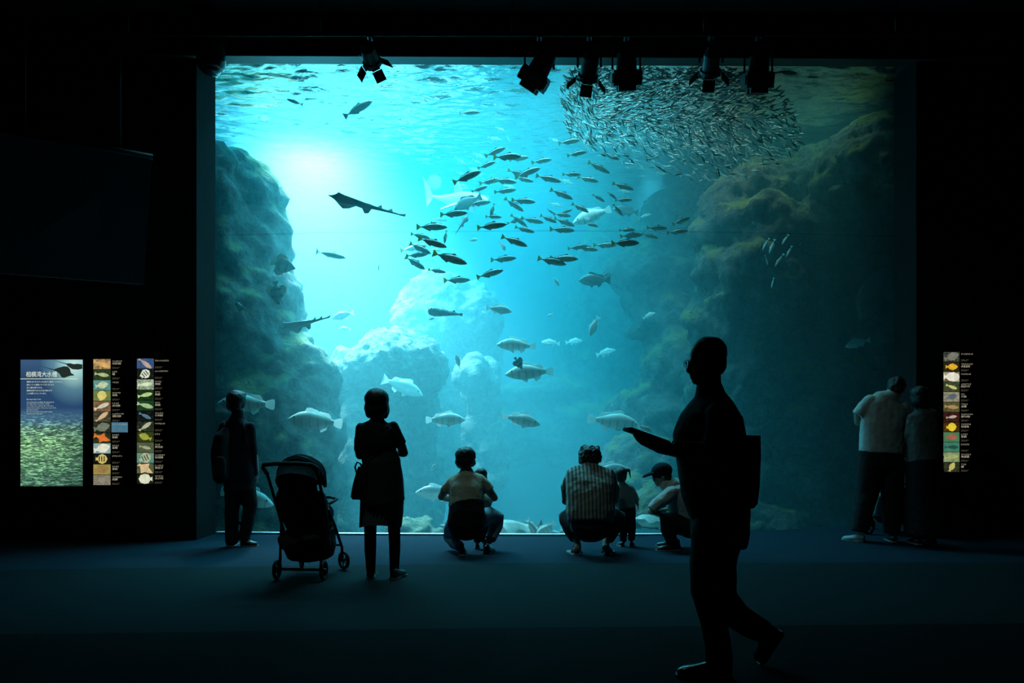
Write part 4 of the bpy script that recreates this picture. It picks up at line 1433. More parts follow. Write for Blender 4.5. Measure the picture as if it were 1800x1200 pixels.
man = [(0.54, 0.915), (0.28, 0.955), (0.54, 0.923), (0.60, 0.935), (0.70, 0.948), (0.765, 0.945), (0.80, 0.925), (0.815, 0.895), (0.86, 0.882), (0.865, 0.875), (0.80, 0.872), (0.70, 0.856), (0.66, 0.862), (0.63, 0.888), (0.58, 0.908)]
bm = bmesh.new()
f = bm.faces.new([bm.verts.new((x0 + u * W_, yy, z0 + v * H_)) for u, v in man])
bmesh.ops.triangulate(bm, faces=[f])
mk('printed_ray', bm, M_sil, r, smooth=False)
man2 = [(0.74, 0.962), (0.52, 0.997), (0.74, 0.970), (0.80, 0.972), (0.86, 0.965), (0.92, 0.968), (1.0, 0.962), (1.0, 0.928), (0.93, 0.921), (0.84, 0.924), (0.80, 0.935), (0.76, 0.95)]
bm = bmesh.new()
f = bm.faces.new([bm.verts.new((x0 + u * W_, yy, z0 + v * H_)) for u, v in man2])
bmesh.ops.triangulate(bm, faces=[f])
mk('printed_ray', bm, M_sil, r, smooth=False)
M_title = emis('title_lettering', (0.80, 0.90, 0.72), strength=0.95)
fit_text('相模湾大水槽', W_ * 0.50, 0.064, M_title, r, (x0 + 0.09 * W_, yy, z0 + 0.862 * H_), 'title')
mk('rule', box((x0, yy - 0.001, z0 + 0.846 * H_), (x0 + 0.92 * W_, yy, z0 + 0.850 * H_)), M_title, r, smooth=False)
fit_text('相模湾の海の中でもひときわ目をひく風景をつくりました。', W_ * 0.57, 0.019, M_title, r, (x0 + 0.10 * W_, yy, z0 + 0.818 * H_), 'paragraph')
fit_text('展示している魚類のすべてがいきいきと', W_ * 0.44, 0.019, M_title, r, (x0 + 0.10 * W_, yy, z0 + 0.795 * H_), 'paragraph')
fit_text('泳ぐ姿を見られる。', W_ * 0.26, 0.019, M_title, r, (x0 + 0.10 * W_, yy, z0 + 0.772 * H_), 'paragraph')
fit_text('相模湾沿岸でみられる生き物たちや', W_ * 0.41, 0.019, M_title, r, (x0 + 0.10 * W_, yy, z0 + 0.749 * H_), 'paragraph')
fit_text('この水槽でくらしています。', W_ * 0.32, 0.019, M_title, r, (x0 + 0.10 * W_, yy, z0 + 0.726 * H_), 'paragraph')
fit_text('Big Sagami Bay Tank', W_ * 0.23, 0.015, M_title, r, (x0 + 0.10 * W_, yy, z0 + 0.680 * H_), 'paragraph')
eng = ['You can feel the sea within the main tank of', 'the Sagami Bay as its waters and fish', 'are on show here, with the fish of the open', 'waters living together. This is the scene of the', 'bay and its shores.', 'The schools of sardine swim round together', 'with the rays of the bay.']
for k, s in enumerate(eng):
    fit_text(s, W_ * 0.46 * len(s) / 46, 0.013, M_title, r, (x0 + 0.10 * W_, yy, z0 + (0.660 - 0.0155 * k) * H_), 'paragraph')
# ------------------------------------------------------------------ people
def skin(name, c):
    return surf(name, c, tuple(x * 0.85 for x in c), 30, 0.55)


M_skin = skin('skin', (0.42, 0.29, 0.22))
M_hair = surf('black_hair', (0.012, 0.010, 0.009), (0.006, 0.005, 0.005), 40, 0.5, 0.4, 120, stretch=(1, 1, 0.2))
M_eyew = surf('eye_white', (0.6, 0.6, 0.58), rough=0.3)


def cloth(name, c, c2=None, rough=0.9, scale=14, bump=0.35, bscale=18, **kw):
    return surf(name, c, c2 or tuple(x * 0.8 for x in c), scale, rough, bump, bscale, spec=0.15, **kw)


M_black = cloth('black_cloth', (0.012, 0.012, 0.014))
M_navy = cloth('navy_cloth', (0.014, 0.018, 0.026))
M_char = cloth('charcoal_cloth', (0.025, 0.025, 0.028))
M_denim = cloth('blue_denim', (0.06, 0.10, 0.16))
M_denim_l = cloth('light_denim', (0.20, 0.30, 0.36))
M_cream = cloth('cream_shirt', (0.50, 0.46, 0.36))
M_white = cloth('white_shirt', (0.62, 0.64, 0.62))
M_grey = cloth('grey_cloth', (0.16, 0.17, 0.17))
M_sole = surf('shoe_sole', (0.35, 0.35, 0.33), rough=0.7)
M_shoe = surf('black_shoe', (0.012, 0.012, 0.012), rough=0.35)
M_leather = surf('polished_leather', (0.012, 0.011, 0.010), rough=0.18, spec=0.7)
FOLD = [(cloud(0.16, 2), 0.014), (cloud(0.05, 2), 0.004)]


class Fig:
    def __init__(s, D, px, label, ground=0.0, cat='person', name='person'):
        s.D = D
        s.g = ground
        x = (px - 900) / 1400 * D
        s.root = root(name, (x, D, ground), label, cat)

    def p(s, px, py, dy=0.0):
        v = at(px, py, s.D + dy)
        return v

    def k(s, dy=0.0):
        return (s.D + dy) / 1400

    def limb(s, bm, rows, depth=1.0, seg=20, clampz=True):
        """rows of photo px, py, depth offset (m), silhouette half width (px)[, depth half size (m)]"""
        rows = [tuple(r) for r in rows]
        P = [s.p(*r[:3]) for r in rows]
        d0 = (P[0] - P[1]).normalized()
        r0 = rows[0][3] * s.k(rows[0][2])
        h0 = rows[0][4] if len(rows[0]) > 4 else r0 * depth
        e0 = min(r0, h0)
        if seg > 8:
            for f_, g_ in ((0.5, 0.86), (0.85, 0.5)):
                P.insert(0, P[0] + d0 * e0 * (0.5 if f_ == 0.5 else 0.35))
                rows.insert(0, (0, 0, rows[-1][2], None, None, r0 * g_, h0 * g_))
        rings = []
        for i, (v, r) in enumerate(zip(P, rows)):
            d = P[min(i + 1, len(P) - 1)] - P[max(i - 1, 0)]
            dn = d.normalized()
            if math.hypot(d.x, d.z) > 0.25 * d.length:
                sd = Vector((d.z, 0, -d.x)).normalized()
            else:
                sd = Vector((1, 0, 0))
            sd = (sd - dn * sd.dot(dn)).normalized()
            u = sd.cross(dn)
            if r[3] is None:
                r1, r2 = r[5], r[6]
            else:
                r1 = r[3] * s.k(r[2])
                r2 = r[4] if len(r) > 4 else r1 * depth
            ring = []
            for q in range(seg):
                t = 2 * math.pi * q / seg
                w = v + sd * math.cos(t) * r1 + u * math.sin(t) * r2
                if clampz:
                    w.z = max(w.z, s.g + 0.002)
                ring.append(bm.verts.new(w))
            rings.append(ring)
        for a, b in zip(rings, rings[1:]):
            # keep the winding even when the side axis flips between rings
            off = min(range(seg), key=lambda o: sum((a[q].co - P[0] - (b[(q + o) % seg].co - P[0])).length for q in range(0, seg, 3)))
            if sum((a[q].co - b[(q + off) % seg].co).length for q in range(seg)) <= sum((a[q].co - b[(off - q) % seg].co).length for q in range(seg)):
                for q in range(seg):
                    bm.faces.new((a[q], a[(q + 1) % seg], b[(q + 1 + off) % seg], b[(q + off) % seg]))
            else:
                best = min(range(seg), key=lambda o: sum((a[q].co - b[(o - q) % seg].co).length for q in range(seg)))
                for q in range(seg):
                    bm.faces.new((a[q], a[(q + 1) % seg], b[(best - q - 1) % seg], b[(best - q) % seg]))
        bm.faces.new(rings[0][::-1])
        bm.faces.new(rings[-1])

    def ball(s, bm, px, py, dy, rx, ry, rd, rot=None):
        k = s.k(dy)
        add_ell(bm, s.p(px, py, dy), (rx * k, rd, ry * k), rot, 16, 12)

    def head(s, bm, px, py, dy, face, size=1.0, tilt=0.0):
        """skull, jaw, nose, ears, brow, lips in one; returns centre and axes"""
        c = s.p(px, py, dy)
        f = Vector(face).normalized()
        up = (Vector((0, 0, 1)) + Vector((1, 0, 0)) * math.tan(R(tilt)))
        up = (up - f * up.dot(f)).normalized()
        sd = f.cross(up)
        M = Matrix((sd, f, up)).transposed()

        def W(a, b, d):
            return c + (sd * a + f * b + up * d) * size
        add_ell(bm, W(0, -0.012, 0.028), (0.076 * size, 0.093 * size, 0.088 * size), M, 20, 14)
        add_ell(bm, W(0, 0.022, -0.045), (0.056 * size, 0.062 * size, 0.068 * size), M, 16, 12)
        add_ell(bm, W(0, 0.065, -0.092), (0.024 * size, 0.020 * size, 0.018 * size), M, 10, 8)
        add_tube(bm, [W(0, 0.078, 0.012), W(0, 0.090, -0.015), W(0, 0.097, -0.032), W(0, 0.085, -0.040)], [0.009 * size, 0.011 * size, 0.014 * size, 0.012 * size], 8)
        for q in (-1, 1):
            add_ell(bm, W(q * 0.077, -0.008, -0.008), (0.009 * size, 0.018 * size, 0.030 * size), M, 10, 8)
            add_ell(bm, W(q * 0.030, 0.074, 0.024), (0.024 * size, 0.012 * size, 0.008 * size), M, 8, 6)
            add_ell(bm, W(q * 0.040, 0.058, -0.03), (0.022 * size, 0.022 * size, 0.022 * size), M, 8, 6)
        add_ell(bm, W(0, 0.083, -0.062), (0.022 * size, 0.010 * size, 0.005 * size), M, 10, 6)
        add_ell(bm, W(0, 0.081, -0.073), (0.019 * size, 0.010 * size, 0.006 * size), M, 10, 6)
        s.face = []
        for q in (-1, 1):
            s.face.append((W(q * 0.031, 0.076, 0.006), 0.012 * size))
        s.hc, s.hm, s.hs, s.W = c, M, size, W
        return c

    def eyes(s):
        for v, r in s.face:
            bm = bmesh.new()
            add_ell(bm, v, (r, r * 0.7, r * 0.6), s.hm, 10, 8)
            o = mk('eye', bm, M_eyew, s.root)
            bm = bmesh.new()
            add_ell(bm, v + s.hm.col[1] * r * 0.55, (r * 0.45, r * 0.3, r * 0.45), s.hm, 8, 6)
            mk('iris', bm, M_eye, o)

    def hand(s, bm, wrist, d, n, size=1.0, curl=0.5, thumb=1, spread=1.0):
        """palm with five separate fingers; d points along the hand, n out of the back of it"""
        d, n = Vector(d).normalized(), Vector(n)
        n = (n - d * n.dot(d)).normalized()
        a = d.cross(n) * thumb
        w = Vector(wrist)
        M = Matrix((a, d, n)).transposed()
        add_ell(bm, w + d * 0.045 * size, (0.040 * size, 0.052 * size, 0.017 * size), M, 12, 8)
        add_cap(bm, w - d * 0.02 * size, w + d * 0.02 * size, 0.025 * size, 0.027 * size, 10)
        for i, (off, ln) in enumerate(((0.030, 0.068), (0.011, 0.078), (-0.009, 0.073), (-0.028, 0.056))):
            q = w + d * (0.082 - abs(off) * 0.25) * size + a * off * size
            dd = d + a * off * 1.6 * spread
            r = 0.0092 * size
            pts = [q]
            ang = 0
            for j, fr_ in enumerate((0.45, 0.32, 0.23)):
                ang += curl * (0.5, 0.8, 0.6)[j]
                v = (dd.normalized() * math.cos(ang) - n * math.sin(ang))
                pts.append(pts[-1] + v * ln * fr_ * size)
            add_tube(bm, [q - d * 0.02 * size] + pts, [r, r, r * 0.95, r * 0.88, r * 0.7], 8)
        q = w + d * 0.02 * size + a * 0.028 * size
        v1 = (a * 0.8 + d * 0.6 - n * 0.25).normalized()
        v2 = (a * 0.25 + d * 0.9 - n * 0.4).normalized()
        add_tube(bm, [q, q + v1 * 0.035 * size, q + v1 * 0.035 * size + v2 * 0.03 * size, q + v1 * 0.035 * size + v2 * 0.052 * size], [0.014 * size, 0.012 * size, 0.0105 * size, 0.008 * size], 8)

    def body(s, bm, voxel=0.009):
        return mk('body', remesh(bm, voxel, 2), M_skin, s.root)

    def wear(s, name, bm, mat, voxel=0.012, disp=FOLD, smooth=3, label=None, parent=None):
        return mk(name, remesh(bm, voxel, smooth, disp), mat, parent or s.root, label=label)

    def hair(s, parts, mat=None, voxel=0.010, rough=0.012, cut=None):
        """parts: ellipsoids in head axes (side, front, up, rs, rf, ru)"""
        bm = bmesh.new()
        for a, b, d, ra, rb, rd in parts:
            add_ell(bm, s.W(a, b, d), (ra * s.hs, rb * s.hs, rd * s.hs), s.hm, 18, 12)
        me = remesh(bm, voxel, 1, [(cloud(0.035, 3), rough)])
        return mk('hair', me, mat or M_hair, s.root)

    def shoe(s, heel, toe, w, h, mat=M_shoe, sole=M_sole, flat=True, g=None):
        """shoe from heel point to toe point (world), with its sole"""
        g = s.g if g is None else g
        a, b = Vector(heel), Vector(toe)
        d = (b - a)
        ln = d.length
        dn = d.normalized()
        sd = dn.cross(Vector((0, 0, 1))).normalized()
        u = sd.cross(dn)
        bm = bmesh.new()
        rings = []
        for t, ww, hh in ((-0.02, 0.55, 0.85), (0.05, 0.75, 1.0), (0.25, 0.8, 1.05), (0.45, 0.85, 0.8), (0.7, 1.0, 0.6), (0.9, 0.85, 0.5), (1.0, 0.4, 0.3)):
            c = a + dn * ln * t
            rings.append([bm.verts.new(c + sd * ww * w * math.cos(q) + u * (max(0, math.sin(q)) ** 0.8 * hh * h + 0.012)) for q in [math.pi * j / 8 for j in range(9)]])
        for x, y in zip(rings, rings[1:]):
            for j in range(8):
                bm.faces.new((x[j], x[j + 1], y[j + 1], y[j]))
            bm.faces.new((x[8], x[0], y[0], y[8]))
        bm.faces.new(rings[0]); bm.faces.new(rings[-1][::-1])
        bmesh.ops.recalc_face_normals(bm, faces=bm.faces)
        o = mk('shoe', bm, mat, s.root)
        bm = bmesh.new()
        lo, hi = [], []
        for t, ww in ((-0.03, 0.5), (0.0, 0.78), (0.2, 0.85), (0.45, 0.85), (0.7, 1.06), (0.92, 0.9), (1.03, 0.4)):
            c = a + dn * ln * t
            for L_, z in ((lo, 0.0), (hi, 0.016)):
                L_.append((c + sd * ww * w + u * z, c - sd * ww * w + u * z))
        ring = lambda L_: [bm.verts.new(x[0]) for x in L_] + [bm.verts.new(x[1]) for x in L_[::-1]]
        r0, r1 = ring(lo), ring(hi)
        bm.faces.new(r0); bm.faces.new(r1[::-1])
        n = len(r0)
        for j in range(n):
            bm.faces.new((r0[j], r1[j], r1[(j + 1) % n], r0[(j + 1) % n]))
        bmesh.ops.recalc_face_normals(bm, faces=bm.faces)
        mk('sole', bm, sole, o, smooth=False)
        return o


SHORT = [(0, -0.022, 0.038, 0.084, 0.096, 0.090), (0, -0.058, -0.01, 0.070, 0.052, 0.072), (0, 0.03, 0.085, 0.062, 0.058, 0.036)]
BOB = [(0, -0.020, 0.036, 0.094, 0.102, 0.094), (0, -0.045, -0.03, 0.092, 0.066, 0.098), (-0.062, 0.0, -0.045, 0.034, 0.055, 0.075), (0.062, 0.0, -0.045, 0.034, 0.055, 0.075), (0, 0.05, 0.07, 0.07, 0.045, 0.04)]
AWAY = (0.0, 1.0, 0.0)

# ---- person with backpack at the left end of the window
F = Fig(8.54, 415, 'person in dark jacket with backpack standing at the left end of the window')
bm = bmesh.new()
F.head(bm, 417, 708, 0, (0.35, 1, -0.02), 1.06)
F.limb(bm, [(418, 712, 0, 8, 0.05), (418, 745, 0, 9, 0.055), (418, 752, 0, 20, 0.07), (417, 790, 0, 20, 0.09), (420, 830, 0, 20, 0.09), (422, 862, 0, 21, 0.09)])
for rows in ([(396, 752, 0, 8), (388, 790, -0.02, 7), (389, 820, 0.05, 6), (392, 832, 0.1, 5)], [(440, 752, 0, 8), (445, 790, 0, 7), (450, 825, 0.04, 5.5), (451, 832, 0.05, 4.5)],
             [(411, 850, 0, 13, 0.09), (407, 900, 0.02, 9), (404, 948, 0, 6)], [(433, 850, 0, 12, 0.09), (441, 892, 0.05, 9), (431, 945, 0, 6)]):
    F.limb(bm, rows)
F.hand(bm, F.p(451, 832, 0.05), (0.02, 0.25, -1), (1, 0, 0), 0.85, 0.5, 1)
F.hand(bm, F.p(392, 832, 0.1), (0.1, 0.4, -1), (-1, 0, 0), 0.85, 0.5, -1)
F.body(bm)
F.eyes()
F.hair([(0, -0.020, 0.038, 0.094, 0.102, 0.093), (0, -0.052, -0.02, 0.086, 0.060, 0.075), (-0.06, 0.0, -0.01, 0.030, 0.045, 0.045), (0.06, 0.0, -0.01, 0.030, 0.045, 0.045), (0, 0.04, 0.085, 0.07, 0.055, 0.035)])
bm = bmesh.new()
F.limb(bm, [(418, 728, 0, 11, 0.07), (417, 736, 0, 14, 0.08), (416, 746, 0, 27, 0.10), (416, 770, 0, 29, 0.13), (417, 800, 0, 29, 0.13), (419, 835, 0, 29, 0.14), (420, 848, 0, 28.5, 0.14)])
F.limb(bm, [(396, 748, 0, 10), (386, 785, 0, 10), (388, 822, 0.05, 9)])
F.limb(bm, [(439, 750, 0, 9.5), (443, 785, 0, 9), (447, 834, 0.03, 7)])
F.wear('jacket', bm, M_navy)
bm = bmesh.new()
F.limb(bm, [(421, 836, 0, 27, 0.13), (421, 862, 0, 28, 0.13)])
F.limb(bm, [(410, 855, 0, 14.5, 0.11), (408, 900, 0.02, 12.5), (407, 948, 0.0, 11), (406, 955, 0.0, 10)])
F.limb(bm, [(434, 855, 0, 15, 0.11), (440, 890, 0.05, 12.5), (434, 925, 0.02, 10.5), (428, 950, 0.0, 10)])
F.wear('trousers', bm, M_char)
F.shoe((-3.02, 8.50, 0), (-3.03, 8.76, 0), 0.045, 0.075)
F.shoe((-2.90, 8.52, 0), (-2.73, 8.56, 0), 0.045, 0.075)
B = root('backpack', F.p(388, 800, -0.12), 'dark slouching backpack on the back of the person at the left end', 'backpack')
bm = bmesh.new()
F.limb(bm, [(396, 757, -0.14, 8, 0.04), (390, 768, -0.17, 13, 0.08), (386, 795, -0.19, 15, 0.11), (388, 825, -0.19, 15, 0.12), (390, 842, -0.18, 13, 0.10), (391, 846, -0.17, 8, 0.06)])
mk('main_bag', remesh(bm, 0.014, 3, FOLD), M_black, B)
bm = bmesh.new()
F.limb(bm, [(386, 806, -0.30, 10, 0.03), (387, 834, -0.31, 11, 0.045), (388, 840, -0.30, 9, 0.03)])
mk('front_pocket', remesh(bm, 0.012, 2, FOLD), M_char, B)
for x in (394, 428):
    bm = bmesh.new()
    F.limb(bm, [(x, 768, -0.15, 2.5, 0.006), (x, 748, -0.12, 2.5, 0.006), (x + 1, 741, -0.02, 2.5, 0.008), (x + 2, 748, 0.10, 2.5, 0.006)], seg=8)
    mk('strap', bm, M_black, B)

# ---- woman with skirt in front of the stroller
F = Fig(6.70, 668, 'woman in dark T-shirt and pleated skirt standing right of the black stroller')
bm = bmesh.new()
F.head(bm, 663, 709, 0, AWAY, 1.0)
F.limb(bm, [(663, 712, 0, 9, 0.05), (663, 745, 0, 10, 0.055), (662, 752, 0, 26, 0.07), (663, 780, 0, 26, 0.09), (666, 805, 0, 26, 0.085), (668, 850, 0, 30, 0.11), (670, 870, 0, 30, 0.11)])
for rows in ([(634, 756, 0, 9), (631, 788, 0.02, 8.5), (633, 800, 0.05, 8), (642, 800, 0.20, 6), (650, 792, 0.28, 5)], [(691, 754, 0, 9), (703, 778, 0, 9), (710, 796, 0.03, 8), (700, 796, 0.18, 6.5), (690, 786, 0.27, 5)],
             [(654, 860, 0, 15, 0.085), (651, 930, 0.02, 8.5), (651, 965, 0, 8), (652, 1002, -0.02, 5.5)], [(686, 860, 0, 15, 0.085), (692, 930, 0.02, 8.5), (694, 965, 0, 8), (693, 1006, -0.02, 5.5)]):
    F.limb(bm, rows)
F.hand(bm, F.p(650, 792, 0.28), (0.5, 0.6, 0.4), (-0.3, 0.5, 0.6), 0.85, 0.7, 1)
F.hand(bm, F.p(690, 786, 0.27), (-0.5, 0.6, 0.4), (0.3, 0.5, 0.6), 0.85, 0.7, -1)
F.body(bm)
F.eyes()
F.hair([(0, -0.022, 0.034, 0.104, 0.108, 0.098), (0, -0.045, -0.035, 0.103, 0.072, 0.095), (-0.068, 0.0, -0.045, 0.036, 0.06, 0.080), (0.068, 0.0, -0.045, 0.036, 0.06, 0.085), (0, -0.03, -0.075, 0.085, 0.065, 0.055), (0, 0.05, 0.07, 0.07, 0.045, 0.04)], rough=0.008)
bm = bmesh.new()
F.limb(bm, [(663, 738, 0, 13, 0.07), (663, 744, 0, 24, 0.09), (662, 752, 0, 33, 0.11), (663, 780, 0, 33, 0.13), (666, 800, 0, 31, 0.125), (667, 812, 0, 31, 0.125)])
F.limb(bm, [(636, 753, 0, 11), (631, 780, 0.01, 8.5), (631, 794, 0.02, 8.5)])
F.limb(bm, [(690, 750, 0, 11), (698, 768, 0, 11), (705, 782, 0.01, 11)])
F.wear('t_shirt', bm, M_black)
m, nt, out = nmat('skirt_cloth')
p = node(nt, 'BsdfPrincipled', Roughness=0.9)
p.inputs['Base Color'].default_value = (0.10, 0.11, 0.115, 1)
t = node(nt, 'BsdfTranslucent')
t.inputs[0].default_value = (0.10, 0.12, 0.125, 1)
mx = node(nt, 'MixShader', i0=0.18)
L(nt, p.outputs[0], mx.inputs[1]); L(nt, t.outputs[0], mx.inputs[2]); L(nt, mx.outputs[0], out.inputs[0])
M_skirt = m
bm = bmesh.new()
rings = []
for py, hw, cx, dp in ((803, 31, 668, 0.12), (815, 32, 669, 0.14), (840, 36, 671, 0.17), (870, 37.5, 672, 0.19), (900, 37, 671, 0.21), (922, 36, 669, 0.22)):
    c = F.p(cx, py, 0)
    kk = F.k()
    ring = []
    for q in range(72):
        t = 2 * math.pi * q / 72
        pl = 1 + (0.045 * (1 if q % 2 else -1)) * min(1, (py - 800) / 70)
        drop = -0.02 * math.cos(t * 2) if py > 915 else 0
        ring.append(bm.verts.new(c + Vector((math.cos(t) * hw * kk * (0.6 + 0.4 * pl), math.sin(t) * dp * pl, drop))))
    rings.append(ring)
for a, b in zip(rings, rings[1:]):
    for q in range(72):
        bm.faces.new((a[q], a[(q + 1) % 72], b[(q + 1) % 72], b[q]))
bmesh.ops.recalc_face_normals(bm, faces=bm.faces)
mk('pleated_skirt', bm, M_skirt, F.root)
bm = bmesh.new()
F.limb(bm, [(668, 800, 0, 31, 0.13), (670, 812, 0, 34, 0.16), (672, 845, -0.01, 37, 0.19), (674, 880, -0.02, 38, 0.22), (676, 888, -0.02, 37, 0.22)])
F.limb(bm, [(694, 800, 0.02, 5), (699, 808, 0.02, 6), (697, 820, 0.03, 5)])
F.wear('tied_overshirt', bm, M_char)
bm = bmesh.new()
F.limb(bm, [(651, 905, 0.02, 12), (651, 930, 0.02, 11), (651, 965, 0, 10.5), (652, 1006, -0.02, 8)])
F.limb(bm, [(692, 905, 0.02, 12), (693, 930, 0.02, 11), (694, 965, 0, 10), (693, 1009, -0.02, 8)])
F.wear('leggings', bm, M_black, disp=())
x0 = (652 - 900) / 1400 * 6.7
F.shoe((x0, 6.66, 0), (x0 - 0.02, 6.89, 0), 0.044, 0.075)
x0 = (694 - 900) / 1400 * 6.7
F.shoe((x0, 6.60, 0), (x0 + 0.06, 6.82, 0), 0.046, 0.075)
B = root('handbag', F.p(634, 850, -0.05), 'black tapered handbag hanging at the left hip of the woman in the skirt', 'bag')
bm = bmesh.new()
for pys, x0, x1 in (((822, 876), 0, 0),):
    rr = []
    for py, a, b, dp in ((820, 630, 642, 0.03), (828, 627, 647, 0.05), (850, 621, 650, 0.06), (872, 617, 652, 0.065), (877, 620, 650, 0.055)):
        k_ = F.k(-0.1)
        ring = []
        for q in range(16):
            t = 2 * math.pi * q / 16
            ring.append(bm.verts.new(F.p((a + b) / 2, py, -0.13) + Vector((math.copysign(abs(math.cos(t)) ** 0.6, math.cos(t)) * (b - a) / 2 * k_, math.copysign(abs(math.sin(t)) ** 0.7, math.sin(t)) * dp, 0))))
        rr.append(ring)
for a, b in zip(rr, rr[1:]):
    for q in range(16):
        bm.faces.new((a[q], a[(q + 1) % 16], b[(q + 1) % 16], b[q]))
bm.faces.new(rr[0][::-1]); bm.faces.new(rr[-1])
bmesh.ops.recalc_face_normals(bm, faces=bm.faces)
mk('bag_body', bm, M_black, B)
bm = bmesh.new()
F.limb(bm, [(627, 832, -0.13, 1.6), (624, 820, -0.13, 1.6), (628, 812, -0.13, 1.6), (634, 815, -0.13, 1.6), (638, 828, -0.13, 1.6)], seg=8)
mk('handle', bm, M_black, B)
bm = bmesh.new()
F.limb(bm, [(636, 822, -0.14, 1.5, 0.004), (660, 775, -0.16, 1.5, 0.004), (688, 752, -0.12, 1.5, 0.004), (684, 749, -0.03, 1.5, 0.006)], seg=8)
mk('shoulder_strap', bm, M_black, B)

# ---- crouching adult in a cream shirt, child in front
F = Fig(8.02, 820, 'adult in cream T-shirt crouching at the glass with arms around a child')
bm = bmesh.new()
F.head(bm, 819, 808, 0.02, (0.25, 1, -0.15), 1.0)
F.limb(bm, [(819, 815, 0, 9, 0.05), (819, 832, 0, 9, 0.055), (820, 842, -0.01, 24, 0.07), (820, 865, -0.04, 23, 0.09), (821, 890, -0.08, 24, 0.10), (821, 915, -0.10, 26, 0.14), (820, 930, -0.08, 22, 0.12)])
for rows in ([(796, 846, 0, 8), (783, 860, 0.02, 7.5), (776, 873, 0.05, 7), (788, 876, 0.18, 6), (806, 874, 0.27, 5)], [(845, 846, 0, 8), (858, 860, 0.02, 8), (869, 875, 0.05, 7), (858, 874, 0.18, 6), (846, 870, 0.28, 5)],
             [(806, 918, -0.05, 14), (796, 938, 0.16, 9), (793, 946, 0.24, 8), (800, 955, 0.08, 7), (807, 962, -0.08, 7)],
             [(840, 915, -0.02, 15), (862, 908, 0.12, 13), (875, 910, 0.22, 11), (868, 932, 0.16, 10), (858, 952, 0.05, 7)]):
    F.limb(bm, rows)
F.hand(bm, F.p(806, 874, 0.27), (0.8, 0.5, -0.1), (0, 0.9, 0.4), 0.85, 0.6, -1)
F.hand(bm, F.p(846, 870, 0.28), (-0.8, 0.5, -0.1), (0, 0.9, 0.4), 0.85, 0.6, 1)
F.body(bm)
F.eyes()
F.hair([(0, -0.020, 0.036, 0.106, 0.108, 0.100), (0, -0.05, -0.025, 0.098, 0.070, 0.078), (-0.062, 0.0, -0.025, 0.040, 0.06, 0.062), (0.062, 0.0, -0.02, 0.040, 0.06, 0.055), (0, 0.05, 0.07, 0.075, 0.045, 0.04)], rough=0.016)
bm = bmesh.new()
F.limb(bm, [(820, 829, 0, 12, 0.07), (820, 834, 0, 24, 0.09), (820, 845, 0, 33, 0.11), (820, 860, -0.03, 31, 0.14), (820, 880, -0.06, 31, 0.15), (820, 892, -0.07, 32, 0.16)])
F.limb(bm, [(798, 843, 0, 10), (786, 856, 0.01, 9), (781, 864, 0.02, 9)])
F.limb(bm, [(843, 843, 0, 10), (854, 853, 0.01, 10), (861, 862, 0.02, 10)])
F.wear('t_shirt', bm, M_cream)
bm = bmesh.new()
F.limb(bm, [(821, 884, -0.07, 31, 0.15), (821, 900, -0.09, 32, 0.18), (819, 920, -0.10, 33, 0.19), (819, 934, -0.08, 28, 0.15), (819, 940, -0.06, 20, 0.10)])
F.wear('dark_skirt', bm, M_black)
bm = bmesh.new()
F.limb(bm, [(806, 915, -0.03, 19), (794, 930, 0.15, 15), (791, 944, 0.25, 12), (800, 955, 0.05, 11), (808, 960, -0.10, 9)])
F.limb(bm, [(842, 913, -0.02, 17), (862, 905, 0.12, 15), (875, 909, 0.2, 12), (872, 924, 0.18, 12), (862, 948, 0.05, 10)])
F.wear('jeans', bm, M_denim_l)
a = F.p(812, 960, -0.13); a.z = 0
F.shoe((a.x, a.y, 0.0), (a.x - 0.01, a.y + 0.22, 0), 0.046, 0.08)
a = F.p(855, 955, 0.0); a.z = 0
F.shoe((a.x, a.y - 0.04, 0.0), (a.x + 0.05, a.y + 0.19, 0), 0.046, 0.08)
F2 = Fig(8.36, 845, 'small child in front of the crouching adult in cream, head over the shoulder')
bm = bmesh.new()
F2.head(bm, 845, 837, 0, (-0.2, 1, 0), 0.72)
F2.limb(bm, [(845, 845, 0, 5, 0.035), (845, 856, 0, 6, 0.04), (845, 862, 0, 15, 0.05), (846, 885, 0, 14, 0.07), (846, 905, 0, 14, 0.07)])
for rows in ([(832, 862, 0, 5), (828, 880, 0.05, 4.5), (834, 888, 0.15, 4)], [(858, 862, 0, 5), (862, 880, -0.03, 5), (858, 890, 0.1, 4)],
             [(839, 900, 0, 7), (839, 930, 0, 6), (839, 955, 0, 4.5)], [(852, 900, 0, 7), (852, 930, 0, 6), (852, 955, 0, 4.5)]):
    F2.limb(bm, rows)
F2.hand(bm, F2.p(834, 888, 0.15), (0.2, 1, 0.3), (-1, 0, 0), 0.5, 0.5, 1)
F2.hand(bm, F2.p(858, 890, 0.1), (-0.2, 1, 0.3), (1, 0, 0), 0.5, 0.5, -1)
F2.body(bm, 0.007)
F2.eyes()
F2.hair(BOB, rough=0.006)
bm = bmesh.new()
F2.limb(bm, [(845, 854, 0, 8, 0.05), (845, 860, 0, 16, 0.06), (846, 885, 0, 17, 0.09), (846, 903, 0, 17, 0.09)])
F2.limb(bm, [(833, 861, 0, 7), (828, 880, 0.05, 6)])
F2.limb(bm, [(857, 861, 0, 7), (862, 880, -0.03, 6)])
F2.wear('striped_top', bm, M_grey, 0.009)
bm = bmesh.new()
F2.limb(bm, [(846, 896, 0, 16, 0.08), (846, 910, 0, 16, 0.08)])
F2.limb(bm, [(839, 904, 0, 8), (839, 952, 0, 7)])
F2.limb(bm, [(853, 904, 0, 8), (853, 952, 0, 7)])
F2.wear('trousers', bm, M_char, 0.009)
for x in (839, 853):
    a = F2.p(x, 960); F2.shoe((a.x, 8.33, 0), (a.x, 8.47, 0), 0.03, 0.05)

